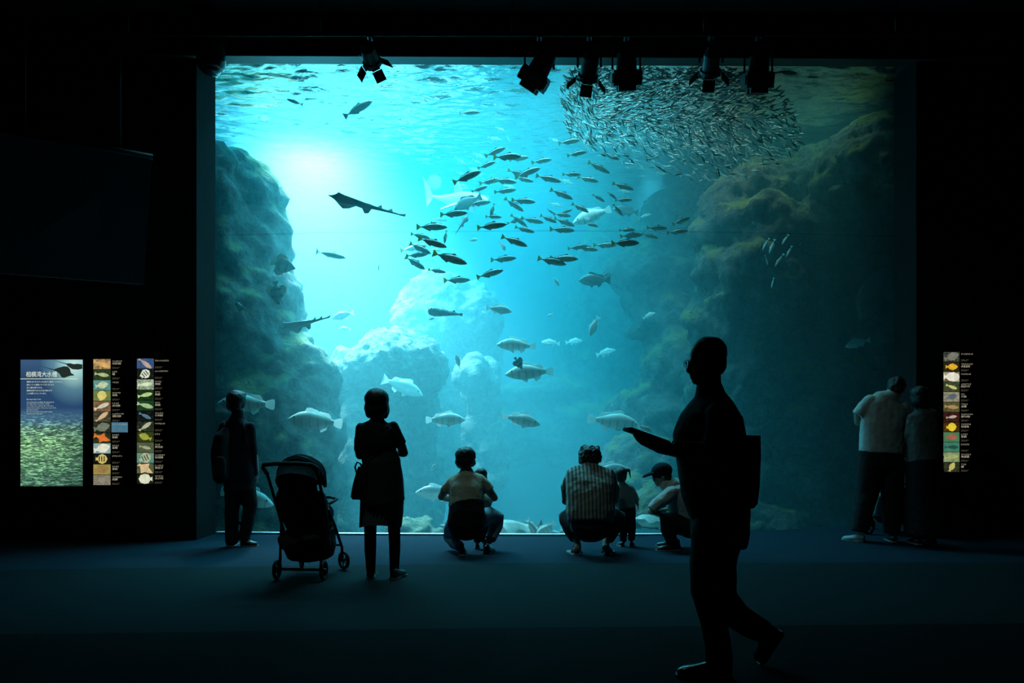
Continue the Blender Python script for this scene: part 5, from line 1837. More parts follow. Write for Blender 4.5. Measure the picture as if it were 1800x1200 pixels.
# ---- squatting man in a striped shirt
F = Fig(7.98, 1040, 'man in striped shirt squatting on his heels with his back turned, curly dark hair')
bm = bmesh.new()
F.head(bm, 1037, 807, 0.10, (0.05, 1, -0.35), 1.04)
F.limb(bm, [(1037, 812, 0.08, 9, 0.055), (1037, 828, 0.05, 10, 0.06), (1037, 836, 0.03, 32, 0.07), (1037, 865, -0.05, 32, 0.10), (1038, 895, -0.12, 30, 0.11), (1038, 920, -0.12, 32, 0.14), (1040, 934, -0.08, 26, 0.10)])
for rows in ([(1004, 838, 0.03, 9), (996, 860, 0.08, 8), (997, 880, 0.16, 7.5), (1010, 880, 0.35, 6), (1026, 872, 0.45, 5)], [(1071, 838, 0.03, 9), (1078, 860, 0.08, 8), (1076, 880, 0.16, 7.5), (1062, 880, 0.35, 6), (1048, 872, 0.45, 5)],
             [(1018, 924, -0.10, 17), (1002, 912, 0.12, 13), (997, 906, 0.28, 9), (1004, 930, 0.16, 8), (1014, 950, 0.03, 6.5), (1016, 962, -0.03, 6)],
             [(1060, 924, -0.10, 17), (1078, 911, 0.12, 13), (1085, 905, 0.28, 9), (1077, 930, 0.16, 8), (1066, 950, 0.03, 6.5), (1064, 962, -0.03, 6)],
             [(1016, 962, -0.05, 6.5), (1013, 967, 0.02, 7, 0.03), (1008, 970, 0.15, 6, 0.02)],
             [(1064, 962, -0.05, 6.5), (1068, 967, 0.02, 7, 0.03), (1074, 970, 0.15, 6, 0.02)]):
    F.limb(bm, rows)
F.hand(bm, F.p(1026, 872, 0.45), (0.9, 0.3, 0), (0, 0.4, 0.9), 0.95, 0.6, -1)
F.hand(bm, F.p(1048, 872, 0.45), (-0.9, 0.3, 0), (0, 0.4, 0.9), 0.95, 0.6, 1)
F.body(bm)
F.eyes()
F.hair([(0, -0.02, 0.035, 0.112, 0.108, 0.095), (0, -0.055, -0.015, 0.105, 0.070, 0.075), (-0.075, -0.01, 0.0, 0.04, 0.05, 0.05), (0.075, -0.01, 0.01, 0.045, 0.05, 0.05), (0, 0.04, 0.085, 0.08, 0.055, 0.04), (-0.05, -0.03, 0.10, 0.04, 0.05, 0.03), (0.06, -0.02, 0.09, 0.04, 0.05, 0.035)], rough=0.045, voxel=0.009)
m, nt, out = nmat('striped_shirt')
p = node(nt, 'BsdfPrincipled', Roughness=0.9)
p.inputs['Specular IOR Level'].default_value = 0.1
tc = node(nt, 'TexCoord')
w = node(nt, 'TexWave', Scale=8.6, Distortion=0.35, Detail=1.0)
w.bands_direction = 'X'
L(nt, tc.outputs['Object'], w.inputs[0])
w2 = node(nt, 'TexWave', Scale=34.0, Distortion=0.3)
w2.bands_direction = 'X'
L(nt, tc.outputs['Object'], w2.inputs[0])
c1 = ramp(nt, w.outputs['Fac'], [(0.35, (0.46, 0.47, 0.42)), (0.5, (0.17, 0.18, 0.17)), (1, (0.15, 0.16, 0.155))])
c2 = ramp(nt, w2.outputs['Fac'], [(0.4, (1, 1, 1)), (0.7, (0.62, 0.62, 0.62))])
mx = node(nt, 'MixRGB', _blend_type='MULTIPLY', i0=1.0)
L(nt, c1, mx.inputs[1]); L(nt, c2, mx.inputs[2]); L(nt, mx.outputs[0], p.inputs['Base Color'])
L(nt, p.outputs[0], out.inputs[0])
bm = bmesh.new()
F.limb(bm, [(1037, 815, 0.07, 11, 0.06), (1037, 819, 0.05, 16, 0.08), (1037, 824, 0.03, 33, 0.09), (1037, 834, 0.01, 42, 0.11), (1037, 855, -0.05, 43, 0.15), (1037, 880, -0.10, 41, 0.17), (1038, 900, -0.13, 43, 0.18), (1038, 916, -0.15, 40, 0.17)])
F.limb(bm, [(1006, 834, 0.03, 12), (996, 858, 0.07, 10), (996, 880, 0.15, 8.5), (1004, 882, 0.25, 8)])
F.limb(bm, [(1069, 834, 0.03, 12), (1079, 858, 0.07, 10), (1078, 880, 0.15, 8.5), (1070, 882, 0.25, 8)])
F.limb(bm, [(1010, 885, -0.08, 14), (1001, 898, -0.10, 8), (997, 907, -0.12, 3)])
F.limb(bm, [(1066, 885, -0.08, 14), (1074, 896, -0.10, 9), (1078, 907, -0.12, 4)])
F.wear('striped_shirt', bm, m, 0.010, [(cloud(0.14, 2), 0.022), (cloud(0.05, 3), 0.010)], 2)
bm = bmesh.new()
F.limb(bm, [(1038, 902, -0.10, 34, 0.13), (1040, 922, -0.12, 37, 0.18), (1040, 936, -0.08, 32, 0.14), (1040, 942, -0.05, 22, 0.09)])
F.limb(bm, [(1020, 924, -0.08, 20), (1001, 912, 0.12, 19), (995, 906, 0.30, 14), (1002, 926, 0.18, 14), (1012, 946, 0.06, 11)])
F.limb(bm, [(1060, 924, -0.08, 20), (1080, 912, 0.12, 19), (1087, 905, 0.30, 14), (1079, 926, 0.18, 14), (1068, 946, 0.06, 11)])
F.wear('trousers', bm, M_char)
for x, t in ((1013, -0.05), (1067, 0.06)):
    a = F.p(x, 970, 0)
    q = F.shoe((a.x, 7.90, 0), (a.x + t, 8.16, 0), 0.05, 0.006)
    bm = bmesh.new()
    add_tube(bm, [(a.x - 0.05, 7.99, 0.015), (a.x + t * 0.4, 8.04, 0.075), (a.x + 0.06, 7.99, 0.015)], 0.008, 6)
    mk('strap', bm, M_black, q)
    q.name = 'sandal'

# ---- small child with a ponytail
F = Fig(8.54, 1102, 'toddler with a high side ponytail standing between the striped man and the capped man')
bm = bmesh.new()
F.head(bm, 1091, 836, 0, (-0.1, 1, -0.05), 0.74)
F.limb(bm, [(1093, 842, 0, 5, 0.035), (1095, 854, 0, 6, 0.04), (1097, 860, 0, 13, 0.05), (1101, 880, 0, 13, 0.07), (1103, 900, 0, 13, 0.075)])
for rows in ([(1086, 861, 0, 4.5), (1082, 875, 0.02, 4), (1084, 888, 0.06, 3.5)], [(1109, 861, 0, 4.5), (1116, 874, 0, 4), (1121, 886, 0.02, 3)],
             [(1096, 898, 0, 6.5), (1096, 928, 0.01, 5.5), (1095, 954, 0, 4)], [(1109, 898, 0, 6.5), (1110, 928, 0.01, 5.5), (1109, 951, 0.02, 4)]):
    F.limb(bm, rows)
F.hand(bm, F.p(1121, 886, 0.02), (0.15, 0.1, -1), (1, 0, 0.1), 0.5, 0.5, 1)
F.hand(bm, F.p(1084, 888, 0.06), (0.1, 0.4, -1), (-1, 0, 0), 0.5, 0.5, -1)
F.body(bm, 0.007)
F.eyes()
F.hair([(0, -0.020, 0.036, 0.090, 0.100, 0.092), (0, -0.045, -0.02, 0.080, 0.060, 0.07), (0.085, -0.03, 0.085, 0.035, 0.025, 0.022), (0.115, -0.03, 0.078, 0.022, 0.02, 0.028), (0.128, -0.03, 0.045, 0.014, 0.014, 0.045), (0.135, -0.03, 0.0, 0.010, 0.010, 0.04)], rough=0.008, voxel=0.006)
bm = bmesh.new()
F.limb(bm, [(1094, 851, 0, 7, 0.045), (1096, 857, 0, 14, 0.055), (1099, 875, 0, 16, 0.08), (1101, 892, 0, 17, 0.095)])
F.limb(bm, [(1087, 859, 0, 6.5), (1082, 876, 0.02, 6)])
F.limb(bm, [(1108, 859, 0, 6.5), (1115, 872, 0, 6.5), (1119, 881, 0.01, 5.5)])
F.wear('top', bm, M_grey, 0.008)
bm = bmesh.new()
F.limb(bm, [(1102, 886, 0, 15, 0.08), (1103, 904, 0, 15, 0.085)])
F.limb(bm, [(1097, 898, 0, 8), (1096, 930, 0.01, 7), (1095, 951, 0, 6)])
F.limb(bm, [(1110, 898, 0, 8), (1111, 930, 0.01, 7), (1110, 949, 0.02, 6)])
F.wear('trousers', bm, M_char, 0.008)
for x, dx in ((1094, -0.03), (1109, 0.03)):
    a = F.p(x, 957); F.shoe((a.x, 8.50, 0), (a.x + dx, 8.63, 0), 0.03, 0.045)

# ---- man in cap crouching sideways
F = Fig(8.36, 1180, 'man in a dark cap and pale shirt crouching in profile, arms folded on his knees')
bm = bmesh.new()
F.head(bm, 1163, 836, 0, (-1, 0.12, -0.22), 0.95)
F.limb(bm, [(1166, 842, 0, 9, 0.05), (1173, 854, 0, 9, 0.055), (1184, 870, 0, 12, 0.11), (1196, 887, 0, 17, 0.13), (1208, 910, 0, 20, 0.14), (1214, 930, 0, 19, 0.15), (1214, 938, 0, 14, 0.12)])
for rows in ([(1180, 870, -0.13, 8), (1160, 884, -0.17, 7.5), (1145, 898, -0.16, 7.5), (1160, 900, -0.08, 6), (1172, 896, 0.02, 5)], [(1180, 870, 0.13, 8), (1162, 886, 0.17, 7.5), (1150, 899, 0.15, 7), (1162, 902, 0.06, 6), (1172, 902, -0.04, 5)],
             [(1208, 926, -0.1, 14), (1184, 916, -0.12, 10), (1170, 911, -0.12, 8), (1174, 930, -0.12, 8), (1182, 952, -0.11, 7)],
             [(1208, 926, 0.1, 14), (1184, 916, 0.12, 10), (1170, 911, 0.12, 8), (1174, 930, 0.12, 8), (1182, 952, 0.11, 7)]):
    F.limb(bm, rows)
F.hand(bm, F.p(1172, 896, 0.02), (0.6, 0.7, 0), (0, 0, 1), 0.9, 0.5, 1)
F.hand(bm, F.p(1172, 902, -0.04), (0.6, -0.7, 0), (0, 0, 1), 0.9, 0.5, -1)
F.body(bm)
F.eyes()
F.hair([(0, -0.03, 0.03, 0.082, 0.090, 0.082), (0, -0.060, -0.02, 0.070, 0.048, 0.065)])
bm = bmesh.new()
add_ell(bm, F.W(0, -0.012, 0.052), (0.096, 0.114, 0.090), F.hm, 20, 14)
o = F.wear('cap', bm, M_navy, 0.008, ())
bm = bmesh.new()
c1, c2, c3 = F.W(0, 0.075, 0.050), F.W(0, 0.14, 0.046), F.W(0, 0.205, 0.026)
add_tube(bm, [c1, c2, F.W(0, 0.182, 0.036), c3], [(0.085, 0.020), (0.082, 0.017), (0.066, 0.014), (0.025, 0.008)], 16, side=F.hm.col[0])
mk('cap_brim', bm, M_navy, o)
g_ = bmesh.new()
for q in (-1, 1):
    cc = F.W(q * 0.033, 0.098, 0.004)
    ring = [cc + F.hm @ Vector((math.cos(t) * 0.024, 0, math.sin(t) * 0.018)) for t in [2 * math.pi * j / 16 for j in range(17)]]
    add_tube(g_, ring, 0.002, 5, caps=False)
    add_tube(g_, [F.W(q * 0.057, 0.096, 0.008), F.W(q * 0.08, 0.03, 0.008), F.W(q * 0.082, -0.01, 0.004)], 0.002, 5)
mk('glasses', g_, M_blackmetal, F.root)
bm = bmesh.new()
F.limb(bm, [(1170, 851, 0, 12, 0.08), (1182, 860, 0, 17, 0.19), (1192, 876, 0, 24, 0.20), (1204, 900, 0, 27, 0.18), (1212, 922, 0, 27, 0.18), (1216, 932, 0, 26, 0.17)])
F.limb(bm, [(1181, 866, -0.15, 13), (1168, 876, -0.17, 12), (1154, 886, -0.17, 11), (1145, 896, -0.17, 10)])
F.limb(bm, [(1181, 866, 0.15, 13), (1168, 878, 0.17, 12), (1154, 888, 0.17, 10), (1148, 897, 0.16, 9)])
F.wear('shirt', bm, M_white, 0.011, [(cloud(0.16, 2), 0.03), (cloud(0.06, 2), 0.008)])
bm = bmesh.new()
F.limb(bm, [(1174, 851, 0, 8, 0.07), (1185, 850, -0.03, 11, 0.11), (1197, 855, -0.03, 8, 0.08)])
F.wear('hood', bm, M_white, 0.010)
bm = bmesh.new()
F.limb(bm, [(1212, 918, 0, 22, 0.17), (1216, 936, 0, 20, 0.18), (1216, 944, 0, 14, 0.14)])
for q in (-0.12, 0.12):
    F.limb(bm, [(1210, 926, q * 0.9, 19), (1186, 916, q, 16), (1168, 908, q, 12), (1173, 930, q, 12.5), (1182, 953, q, 10)])
F.wear('trousers', bm, M_char)
for q in (-0.12, 0.12):
    a = F.p(1186, 963, q)
    F.shoe((a.x + 0.05, 8.36 + q, 0), (a.x - 0.19, 8.36 + q * 1.3, 0), 0.047, 0.075)

# ---- walking man in the foreground
F = Fig(4.05, 1262, 'tall man with glasses walking left across the foreground, reading a tablet')
bm = bmesh.new()
F.head(bm, 1240, 636, 0, (-1, 0.05, -0.14), 0.97)
F.limb(bm, [(1246, 652, 0, 20, 0.06), (1247, 690, 0, 21, 0.065), (1250, 714, 0, 26, 0.12), (1250, 745, 0, 38, 0.17), (1250, 790, 0, 44, 0.16), (1256, 850, 0, 42, 0.13), (1264, 900, 0, 38, 0.14), (1266, 940, 0, 36, 0.15)], seg=20)
for rows in ([(1262, 738, -0.18, 17), (1258, 775, -0.23, 17), (1240, 800, -0.24, 16), (1205, 794, -0.20, 13), (1168, 786, -0.15, 10)],
             [(1262, 738, 0.18, 17), (1250, 775, 0.23, 17), (1232, 800, 0.22, 16), (1200, 794, 0.12, 13), (1166, 788, 0.04, 10)],
             [(1256, 930, -0.09, 32), (1246, 1000, -0.10, 27), (1243, 1058, -0.10, 21), (1254, 1110, -0.10, 18), (1262, 1158, -0.09, 12)],
             [(1266, 930, 0.09, 32), (1262, 1000, 0.10, 27), (1272, 1062, 0.10, 21), (1312, 1100, 0.11, 18), (1347, 1118, 0.11, 12)]):
    F.limb(bm, rows, seg=16)
F.hand(bm, F.p(1168, 786, -0.15), (-1, 0.2, 0.32), (0.0, -0.5, -0.9), 1.12, 0.35, -1)
F.hand(bm, F.p(1166, 789, 0.04), (-1, 0.0, 0.30), (0.0, 0.3, -0.95), 1.12, 0.35, 1)
F.body(bm, 0.007)
F.eyes()
F.hair([(0, -0.025, 0.044, 0.084, 0.096, 0.088), (0, -0.062, -0.008, 0.072, 0.046, 0.070)], rough=0.010, voxel=0.008)
g_ = bmesh.new()
for q in (-1, 1):
    cc = F.W(q * 0.034, 0.100, 0.004)
    ring = [cc + F.hm @ Vector((math.cos(t) * 0.026, 0, math.sin(t) * 0.019)) for t in [2 * math.pi * j / 16 for j in range(17)]]
    add_tube(g_, ring, 0.002, 5, caps=False)
    add_tube(g_, [F.W(q * 0.060, 0.098, 0.010), F.W(q * 0.080, 0.05, 0.010), F.W(q * 0.083, -0.012, 0.006)], 0.002, 5)
add_tube(g_, [F.W(-0.009, 0.103, 0.010), F.W(0.009, 0.103, 0.010)], 0.002, 5)
gf = mk('glasses', g_, M_blackmetal, F.root)
m, nt, out = nmat('spectacle_lens')
tr = node(nt, 'BsdfTransparent'); gl = node(nt, 'BsdfGlossy', Roughness=0.05)
mx = node(nt, 'MixShader', i0=0.12)
L(nt, tr.outputs[0], mx.inputs[1]); L(nt, gl.outputs[0], mx.inputs[2]); L(nt, mx.outputs[0], out.inputs[0])
for q in (-1, 1):
    bm = bmesh.new()
    bmesh.ops.create_circle(bm, cap_ends=True, segments=16, radius=1.0)
    cc = F.W(q * 0.034, 0.100, 0.004)
    for v in bm.verts:
        v.co = cc + F.hm @ Vector((v.co.x * 0.025, 0, v.co.y * 0.018))
    mk('lens', bm, m, gf)
bm = bmesh.new()
F.limb(bm, [(1247, 683, 0, 22, 0.078), (1249, 695, 0, 27, 0.10), (1250, 708, 0, 38, 0.16), (1250, 730, 0, 52, 0.22), (1246, 765, 0, 62, 0.20), (1249, 810, 0, 58, 0.19), (1256, 860, 0, 58, 0.19), (1264, 895, 0, 53, 0.20), (1265, 905, 0, 52, 0.20)], seg=22)
F.limb(bm, [(1264, 728, -0.19, 24), (1260, 775, -0.23, 22), (1240, 797, -0.24, 19), (1205, 790, -0.20, 15), (1186, 786, -0.17, 13)], seg=16)
F.limb(bm, [(1262, 728, 0.19, 24), (1252, 775, 0.23, 22), (1234, 797, 0.22, 19), (1202, 790, 0.13, 15), (1184, 786, 0.08, 13)], seg=16)
F.wear('jacket', bm, M_black, 0.011, [(cloud(0.18, 2), 0.016)])
bm = bmesh.new()
F.limb(bm, [(1247, 678, 0, 21.5, 0.074), (1249, 696, 0, 27, 0.085)], seg=20)
F.wear('collar', bm, M_black, 0.009, ())
bm = bmesh.new()
F.limb(bm, [(1264, 870, 0, 50, 0.175), (1266, 900, 0, 51, 0.19), (1265, 935, 0, 50, 0.20), (1262, 955, 0, 47, 0.19)], seg=20)
F.limb(bm, [(1256, 935, -0.09, 40), (1248, 990, -0.10, 36), (1240, 1040, -0.10, 28), (1252, 1085, -0.10, 24), (1262, 1130, -0.10, 23), (1264, 1165, -0.09, 24)], seg=18)
F.limb(bm, [(1270, 935, 0.09, 40), (1262, 990, 0.10, 32), (1268, 1050, 0.10, 28), (1295, 1082, 0.10, 25), (1325, 1102, 0.11, 24), (1350, 1112, 0.11, 20)], seg=18)
F.wear('trousers', bm, M_black, 0.012, [(cloud(0.18, 2), 0.016)])
a = F.p(1284, 1182, -0.09)
F.shoe((a.x, a.y, 0), (a.x - 0.262, a.y + 0.02, 0), 0.05, 0.085, M_leather, M_shoe)
h_, t_ = F.p(1375, 1112, 0.11), F.p(1338, 1180, 0.11)
F.shoe(h_ + Vector((0, 0, 0)), Vector((t_.x, t_.y, 0.012)), 0.05, 0.095, M_leather, M_shoe, g=0.0)
B = root('tablet', F.p(1130, 762, -0.08), 'thin dark tablet held out in the hands of the walking man', 'tablet')
d1 = (F.p(1172, 778, -0.08) - F.p(1100, 752, -0.08)).normalized()
up_ = d1.cross(Vector((0, 1, 0))).normalized()
if up_.z < 0: up_ = -up_
M = Matrix((d1, Vector((0, 1, 0)), up_)).transposed().to_4x4()
M.translation = F.p(1136, 765, -0.06)
bm = box((-0.105, -0.13, -0.012), (0.105, 0.13, 0.006), M)
bmesh.ops.bevel(bm, geom=bm.edges[:], offset=0.004, segments=2, affect='EDGES')
mk('tablet_case', bm, M_black, B)
bm = box((-0.095, -0.12, 0.0062), (0.095, 0.12, 0.0075), M)
mk('screen', bm, M_lens, B, smooth=False)
B = root('shoulder_bag', F.p(1312, 840, 0.0), 'flat dark tote bag hanging behind the walking man', 'bag')
bm = bmesh.new()
rr = []
for py, a, b, dp in ((765, 1290, 1329, 0.12), (800, 1288, 1328, 0.14), (850, 1288, 1325, 0.15), (882, 1288, 1322, 0.14), (890, 1292, 1318, 0.11)):
    c = F.p((a + b) / 2, py, -0.02)
    ring = []
    for q in range(20):
        t = 2 * math.pi * q / 20
        ring.append(bm.verts.new(c + Vector((math.copysign(abs(math.cos(t)) ** 0.5, math.cos(t)) * (b - a) / 2 * F.k(), math.copysign(abs(math.sin(t)) ** 0.5, math.sin(t)) * dp, 0))))
    rr.append(ring)
for a, b in zip(rr, rr[1:]):
    for q in range(20):
        bm.faces.new((a[q], a[(q + 1) % 20], b[(q + 1) % 20], b[q]))
bm.faces.new(rr[0][::-1]); bm.faces.new(rr[-1])
bmesh.ops.recalc_face_normals(bm, faces=bm.faces)
mk('bag_body', bm, M_black, B)
for q in (-0.09, 0.06):
    bm = bmesh.new()
    F.limb(bm, [(1310, 770, q, 3.5, 0.006), (1303, 735, q - 0.05, 3.5, 0.006), (1282, 708, q - 0.07, 3.5, 0.006), (1262, 705, q - 0.07, 3.5, 0.006), (1240, 722, q - 0.07, 3.5, 0.006)], seg=8)
    mk('strap', bm, M_black, B)

# ---- pair at the right end of the window
F = Fig(8.72, 1548, 'man in pale T-shirt at the right end of the window, head bent toward his companion', ground=0.03)
bm = bmesh.new()
F.head(bm, 1575, 684, 0.03, (0.35, 0.9, -0.45), 1.05, 8)
F.limb(bm, [(1571, 690, 0, 9, 0.055), (1562, 706, 0, 10, 0.06), (1558, 714, 0, 33, 0.08), (1553, 745, 0, 33, 0.11), (1552, 790, 0, 31, 0.10), (1550, 815, 0, 33, 0.12)])
for rows in ([(1523, 708, 0, 9), (1509, 728, 0.04, 8), (1509, 742, 0.10, 7), (1520, 745, 0.30, 5)], [(1590, 720, 0, 9), (1592, 745, 0.04, 8), (1588, 765, 0.12, 7), (1578, 768, 0.32, 5)],
             [(1534, 815, 0, 17, 0.09), (1525, 870, 0.02, 12), (1507, 930, 0, 7)], [(1566, 815, 0, 17, 0.09), (1566, 870, 0.02, 12), (1566, 935, -0.02, 7)]):
    F.limb(bm, rows)
F.hand(bm, F.p(1520, 745, 0.30), (0.4, 1, 0), (0, 0, 1), 0.9, 0.5, 1)
F.hand(bm, F.p(1578, 768, 0.32), (-0.4, 1, 0), (0, 0, 1), 0.9, 0.5, -1)
F.body(bm)
F.eyes()
F.hair([(0, -0.022, 0.038, 0.094, 0.100, 0.093), (0, -0.055, -0.012, 0.082, 0.058, 0.072), (0, 0.03, 0.085, 0.07, 0.058, 0.04)], rough=0.03)
bm = bmesh.new()
F.limb(bm, [(1568, 694, 0, 12, 0.07), (1562, 700, 0, 24, 0.09), (1557, 712, 0, 39, 0.12), (1553, 745, 0, 40, 0.15), (1552, 780, 0, 41, 0.15), (1551, 796, 0, 41, 0.15)])
F.limb(bm, [(1530, 704, 0, 12), (1519, 716, 0.01, 12), (1508, 730, 0.02, 11)])
F.limb(bm, [(1588, 716, 0, 11), (1592, 735, 0.02, 10), (1593, 748, 0.03, 10)])
F.wear('t_shirt', bm, M_white)
bm = bmesh.new()
F.limb(bm, [(1550, 788, 0, 39, 0.14), (1549, 820, 0, 40, 0.15)])
F.limb(bm, [(1533, 812, 0, 24, 0.12), (1523, 870, 0.02, 19), (1510, 935, 0.0, 14)])
F.limb(bm, [(1568, 812, 0, 22, 0.12), (1568, 870, 0.02, 18), (1567, 937, -0.02, 14)])
F.wear('trousers', bm, M_char)
a = F.p(1510, 945); F.shoe((a.x + 0.04, 8.68, 0.03), (a.x - 0.13, 8.84, 0.03), 0.045, 0.07, surf('pale_sneaker', (0.4, 0.42, 0.42)), M_sole)
a = F.p(1566, 950); F.shoe((a.x, 8.62, 0.03), (a.x + 0.02, 8.87, 0.03), 0.045, 0.07)
F = Fig(8.48, 1625, 'person in dark top and long dark skirt beside the right lit picture column', ground=0.03)
bm = bmesh.new()
F.head(bm, 1615, 698, 0, (-0.35, 1, -0.1), 0.95)
F.limb(bm, [(1617, 705, 0, 8, 0.05), (1620, 722, 0, 9, 0.055), (1623, 731, 0, 24, 0.07), (1625, 770, 0, 24, 0.09), (1625, 800, 0, 24, 0.09), (1625, 840, 0, 27, 0.11)])
for rows in ([(1602, 738, 0, 7.5), (1597, 765, 0.02, 7), (1600, 785, 0.14, 5), (1602, 778, 0.25, 5)], [(1645, 738, 0, 7.5), (1650, 768, 0.02, 7), (1646, 790, 0.12, 5), (1640, 785, 0.24, 5)],
             [(1613, 840, 0, 13, 0.09), (1612, 890, 0.02, 10), (1612, 940, 0, 6)], [(1638, 840, 0, 13, 0.09), (1638, 890, 0.02, 10), (1638, 940, 0, 6)]):
    F.limb(bm, rows)
F.hand(bm, F.p(1602, 778, 0.25), (0.3, 1, 0.1), (0, 0, 1), 0.8, 0.5, 1)
F.hand(bm, F.p(1640, 785, 0.24), (-0.3, 1, 0.1), (0, 0, 1), 0.8, 0.5, -1)
F.body(bm)
F.eyes()
F.hair(BOB)
bm = bmesh.new()
F.limb(bm, [(1619, 718, 0, 11, 0.06), (1622, 726, 0, 24, 0.09), (1624, 740, 0, 29, 0.11), (1625, 780, 0, 29, 0.13), (1626, 812, 0, 30, 0.14)])
F.limb(bm, [(1604, 735, 0, 9.5), (1598, 762, 0.02, 9), (1599, 778, 0.08, 8)])
F.limb(bm, [(1643, 735, 0, 9.5), (1649, 765, 0.02, 9), (1647, 782, 0.08, 8)])
F.wear('top', bm, M_grey)
bm = bmesh.new()
F.limb(bm, [(1626, 800, 0, 29, 0.13), (1626, 830, 0, 31, 0.17), (1625, 890, 0, 32, 0.20), (1625, 938, 0, 32, 0.22)])
F.wear('long_skirt', bm, M_black)
for x in (1612, 1638):
    a = F.p(x, 950); F.shoe((a.x, 8.42, 0.03), (a.x, 8.65, 0.03), 0.042, 0.065)

# ------------------------------------------------------------------ strollers
M_tube = surf('stroller_tube', (0.02, 0.02, 0.021), rough=0.35, metal=0.5)
M_rub = surf('tyre_rubber', (0.012, 0.012, 0.012), rough=0.8)
M_fab = cloth('stroller_fabric', (0.013, 0.013, 0.015))
M_cushion = cloth('blanket', (0.07, 0.055, 0.05))


def stroller(loc, rz, label, blanket=True):
    """built around the origin, pushed towards +y; the handle is at -y"""
    r = root('stroller', (0, 0, 0), label, 'stroller')
    bm = bmesh.new()
    for s in (-1, 1):
        # handle stem and rear strut, then the front leg running to the front wheel
        add_tube(bm, [(s * 0.21, -0.36, 0.86), (s * 0.205, -0.16, 0.56), (s * 0.195, -0.05, 0.36)], 0.013, 8)
        add_tube(bm, [(s * 0.195, -0.08, 0.60), (s * 0.19, -0.13, 0.36), (s * 0.175, -0.19, 0.10)], 0.012, 8)
        add_tube(bm, [(s * 0.205, -0.10, 0.56), (s * 0.20, 0.08, 0.42), (s * 0.195, 0.30, 0.20), (s * 0.19, 0.32, 0.15)], 0.013, 8)
    add_tube(bm, [(-0.175, -0.19, 0.085), (0.175, -0.19, 0.085)], 0.012, 8)
    add_tube(bm, [(-0.19, 0.28, 0.22), (0.19, 0.28, 0.22)], 0.010, 8)
    mk('frame', bm, M_tube, r)
    bm = bmesh.new()
    add_tube(bm, [(-0.21, -0.36, 0.86), (-0.22, -0.42, 0.91), (-0.20, -0.46, 0.935), (-0.10, -0.475, 0.945), (0.10, -0.475, 0.945), (0.20, -0.46, 0.935), (0.22, -0.42, 0.91), (0.21, -0.36, 0.86)], 0.017, 10)
    mk('handlebar', bm, M_rub, r)
    for x, y, a in ((-0.20, -0.19, 0), (0.20, -0.19, 0), (-0.19, 0.34, 0.5), (0.20, 0.34, 0.9)):
        M = Matrix.Translation((x, y, 0.082)) @ Matrix.Rotation(a, 4, 'Z')
        bm = bmesh.new()
        ring = [M @ Vector((0, math.cos(t) * 0.066, math.sin(t) * 0.066)) for t in [2 * math.pi * j / 24 for j in range(25)]]
        add_tube(bm, ring, 0.0155, 8, caps=False, side=M.to_3x3() @ Vector((1, 0, 0)))
        w = mk('wheel', bm, M_rub, r)
        bm = bmesh.new()
        add_tube(bm, [M @ Vector((-0.018, 0, 0)), M @ Vector((0.018, 0, 0))], 0.016, 12)
        for k in range(5):
            t = 2 * math.pi * k / 5
            add_tube(bm, [M @ Vector((0, 0, 0)), M @ Vector((0, math.cos(t) * 0.058, math.sin(t) * 0.058))], 0.006, 6)
        mk('spokes', bm, M_tube, w)
        bm = bmesh.new()
        sx_ = -1 if x > 0 else 1
        add_tube(bm, [M @ Vector((sx_ * 0.026, 0, 0)), M @ Vector((sx_ * 0.026, -0.01 if y > 0 else 0, 0.085)), (x * 0.97, y if y < 0 else 0.32, 0.175 if y > 0 else 0.11)], 0.010, 8)
        mk('wheel_fork', bm, M_tube, r)
    # seat shell with reclined back
    bm = bmesh.new()
    add_tube(bm, [(0, -0.26, 0.80), (0, -0.22, 0.66), (0, -0.12, 0.48), (0, -0.05, 0.42), (0, 0.10, 0.42), (0, 0.22, 0.45)], [(0.165, 0.05), (0.175, 0.06), (0.185, 0.07), (0.185, 0.07), (0.18, 0.06), (0.16, 0.04)], 16, side=(1, 0, 0))
    for s in (-1, 1):
        add_tube(bm, [(s * 0.175, -0.22, 0.70), (s * 0.18, -0.08, 0.55), (s * 0.175, 0.10, 0.50)], [(0.02, 0.06), (0.02, 0.09), (0.02, 0.05)], 10, side=(1, 0, 0))
    mk('seat', remesh(bm, 0.013, 3, [(cloud(0.12, 2), 0.012)]), M_fab, r)
    # hood: three bowed panels
    bm = bmesh.new()
    rings = []
    for k in range(9):
        a = R(-62 + 150 * k / 8)
        ring = []
        for j in range(17):
            t = math.pi * j / 16
            rad = 0.235 * (1 + 0.015 * (k % 2))
            x = math.cos(t) * 0.198
            h = math.sin(t) ** 0.75 * rad
            ring.append(bm.verts.new((x, -0.17 - math.sin(-a) * h * 1.0, 0.74 + math.cos(a) * h * 1.15)))
        rings.append(ring)
    for a, b in zip(rings, rings[1:]):
        for j in range(16):
            bm.faces.new((a[j], a[j + 1], b[j + 1], b[j]))
    me = bpy.data.meshes.new('hood'); bmesh.ops.solidify(bm, geom=bm.faces[:], thickness=0.008); bm.to_mesh(me); bm.free()
    hd = mk('hood', me, M_fab, r)
    for k in (2, 5):
        a = R(-62 + 150 * k / 8)
        bm = bmesh.new()
        add_tube(bm, [(math.cos(t) * 0.202, -0.17 + math.sin(a) * math.sin(t) ** 0.75 * 0.24, 0.745 + math.cos(a) * math.sin(t) ** 0.75 * 0.276) for t in [math.pi * j / 16 for j in range(17)]], 0.006, 6)
        mk('hood_rib', bm, M_tube, hd)
    # bumper bar
    bm = bmesh.new()
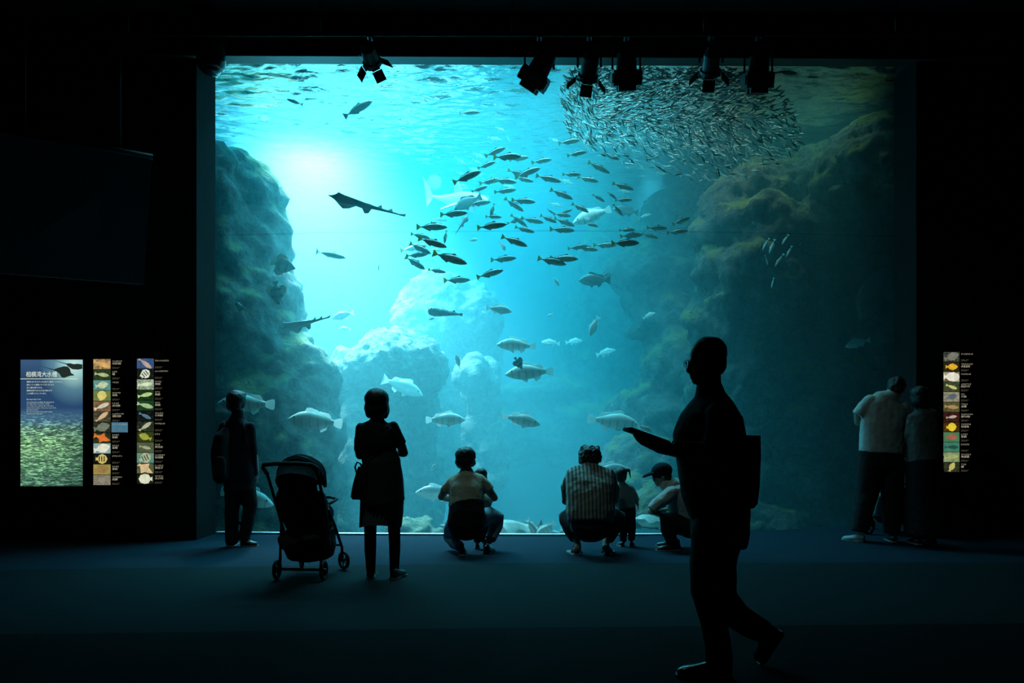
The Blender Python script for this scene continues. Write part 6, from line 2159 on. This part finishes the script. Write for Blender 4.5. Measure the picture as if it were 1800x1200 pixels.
    add_tube(bm, [(-0.19, 0.0, 0.60), (-0.185, 0.20, 0.62), (-0.10, 0.27, 0.63), (0.10, 0.27, 0.63), (0.185, 0.20, 0.62), (0.19, 0.0, 0.60)], 0.012, 8)
    mk('bumper_bar', bm, M_rub, r)
    bm = bmesh.new()
    add_tube(bm, [(0, 0.22, 0.45), (0, 0.30, 0.32), (0, 0.33, 0.25)], [(0.15, 0.02), (0.14, 0.02), (0.12, 0.02)], 12, side=(1, 0, 0))
    mk('foot_rest', bm, M_fab, r)
    # basket
    bm = bmesh.new()
    add_tube(bm, [(0, 0.04, 0.135), (0, 0.04, 0.155), (0, 0.04, 0.24), (0, 0.02, 0.38)], [(0.16, 0.18), (0.19, 0.22), (0.215, 0.27), (0.20, 0.26)], 20, side=(1, 0, 0))
    mk('basket', remesh(bm, 0.014, 2, [(cloud(0.1, 2), 0.014)]), M_fab, r)
    if blanket:
        bm = bmesh.new()
        add_ell(bm, (-0.08, -0.16, 0.31), (0.12, 0.11, 0.09), None, 16, 10)
        add_ell(bm, (0.05, -0.14, 0.34), (0.12, 0.11, 0.07), None, 16, 10)
        mk('stowed_blanket', remesh(bm, 0.012, 2, [(cloud(0.07, 2), 0.02)]), M_cushion, r)
    r.location = loc
    r.rotation_euler = (0, 0, rz)
    return r


stroller(((531 - 900) / 1400 * 6.82 + 0.065, 6.78, 0.0), R(-6), 'black stroller with raised hood standing left of the woman in the skirt').scale = (1.0, 1.0, 1.03)
o = stroller(((1578 - 900) / 1400 * 9.15, 9.12, 0.05), R(62), 'dark stroller half hidden behind the legs of the pair at the right', False)
o.scale = (0.92, 0.92, 0.95)
B = root('cloth_bag', at(1545, 890, 9.0), 'small pale bag on the half hidden stroller, seen between two legs', 'bag')
bm = bmesh.new()
add_tube(bm, [at(1547, 866, 8.95), at(1546, 874, 8.95), at(1544, 890, 8.95), at(1544, 904, 8.95), at(1544, 906, 8.95)], [(0.02, 0.015), (0.05, 0.03), (0.06, 0.04), (0.06, 0.04), (0.04, 0.03)], 14, side=(1, 0, 0))
mk('bag_body', bm, M_white, B)
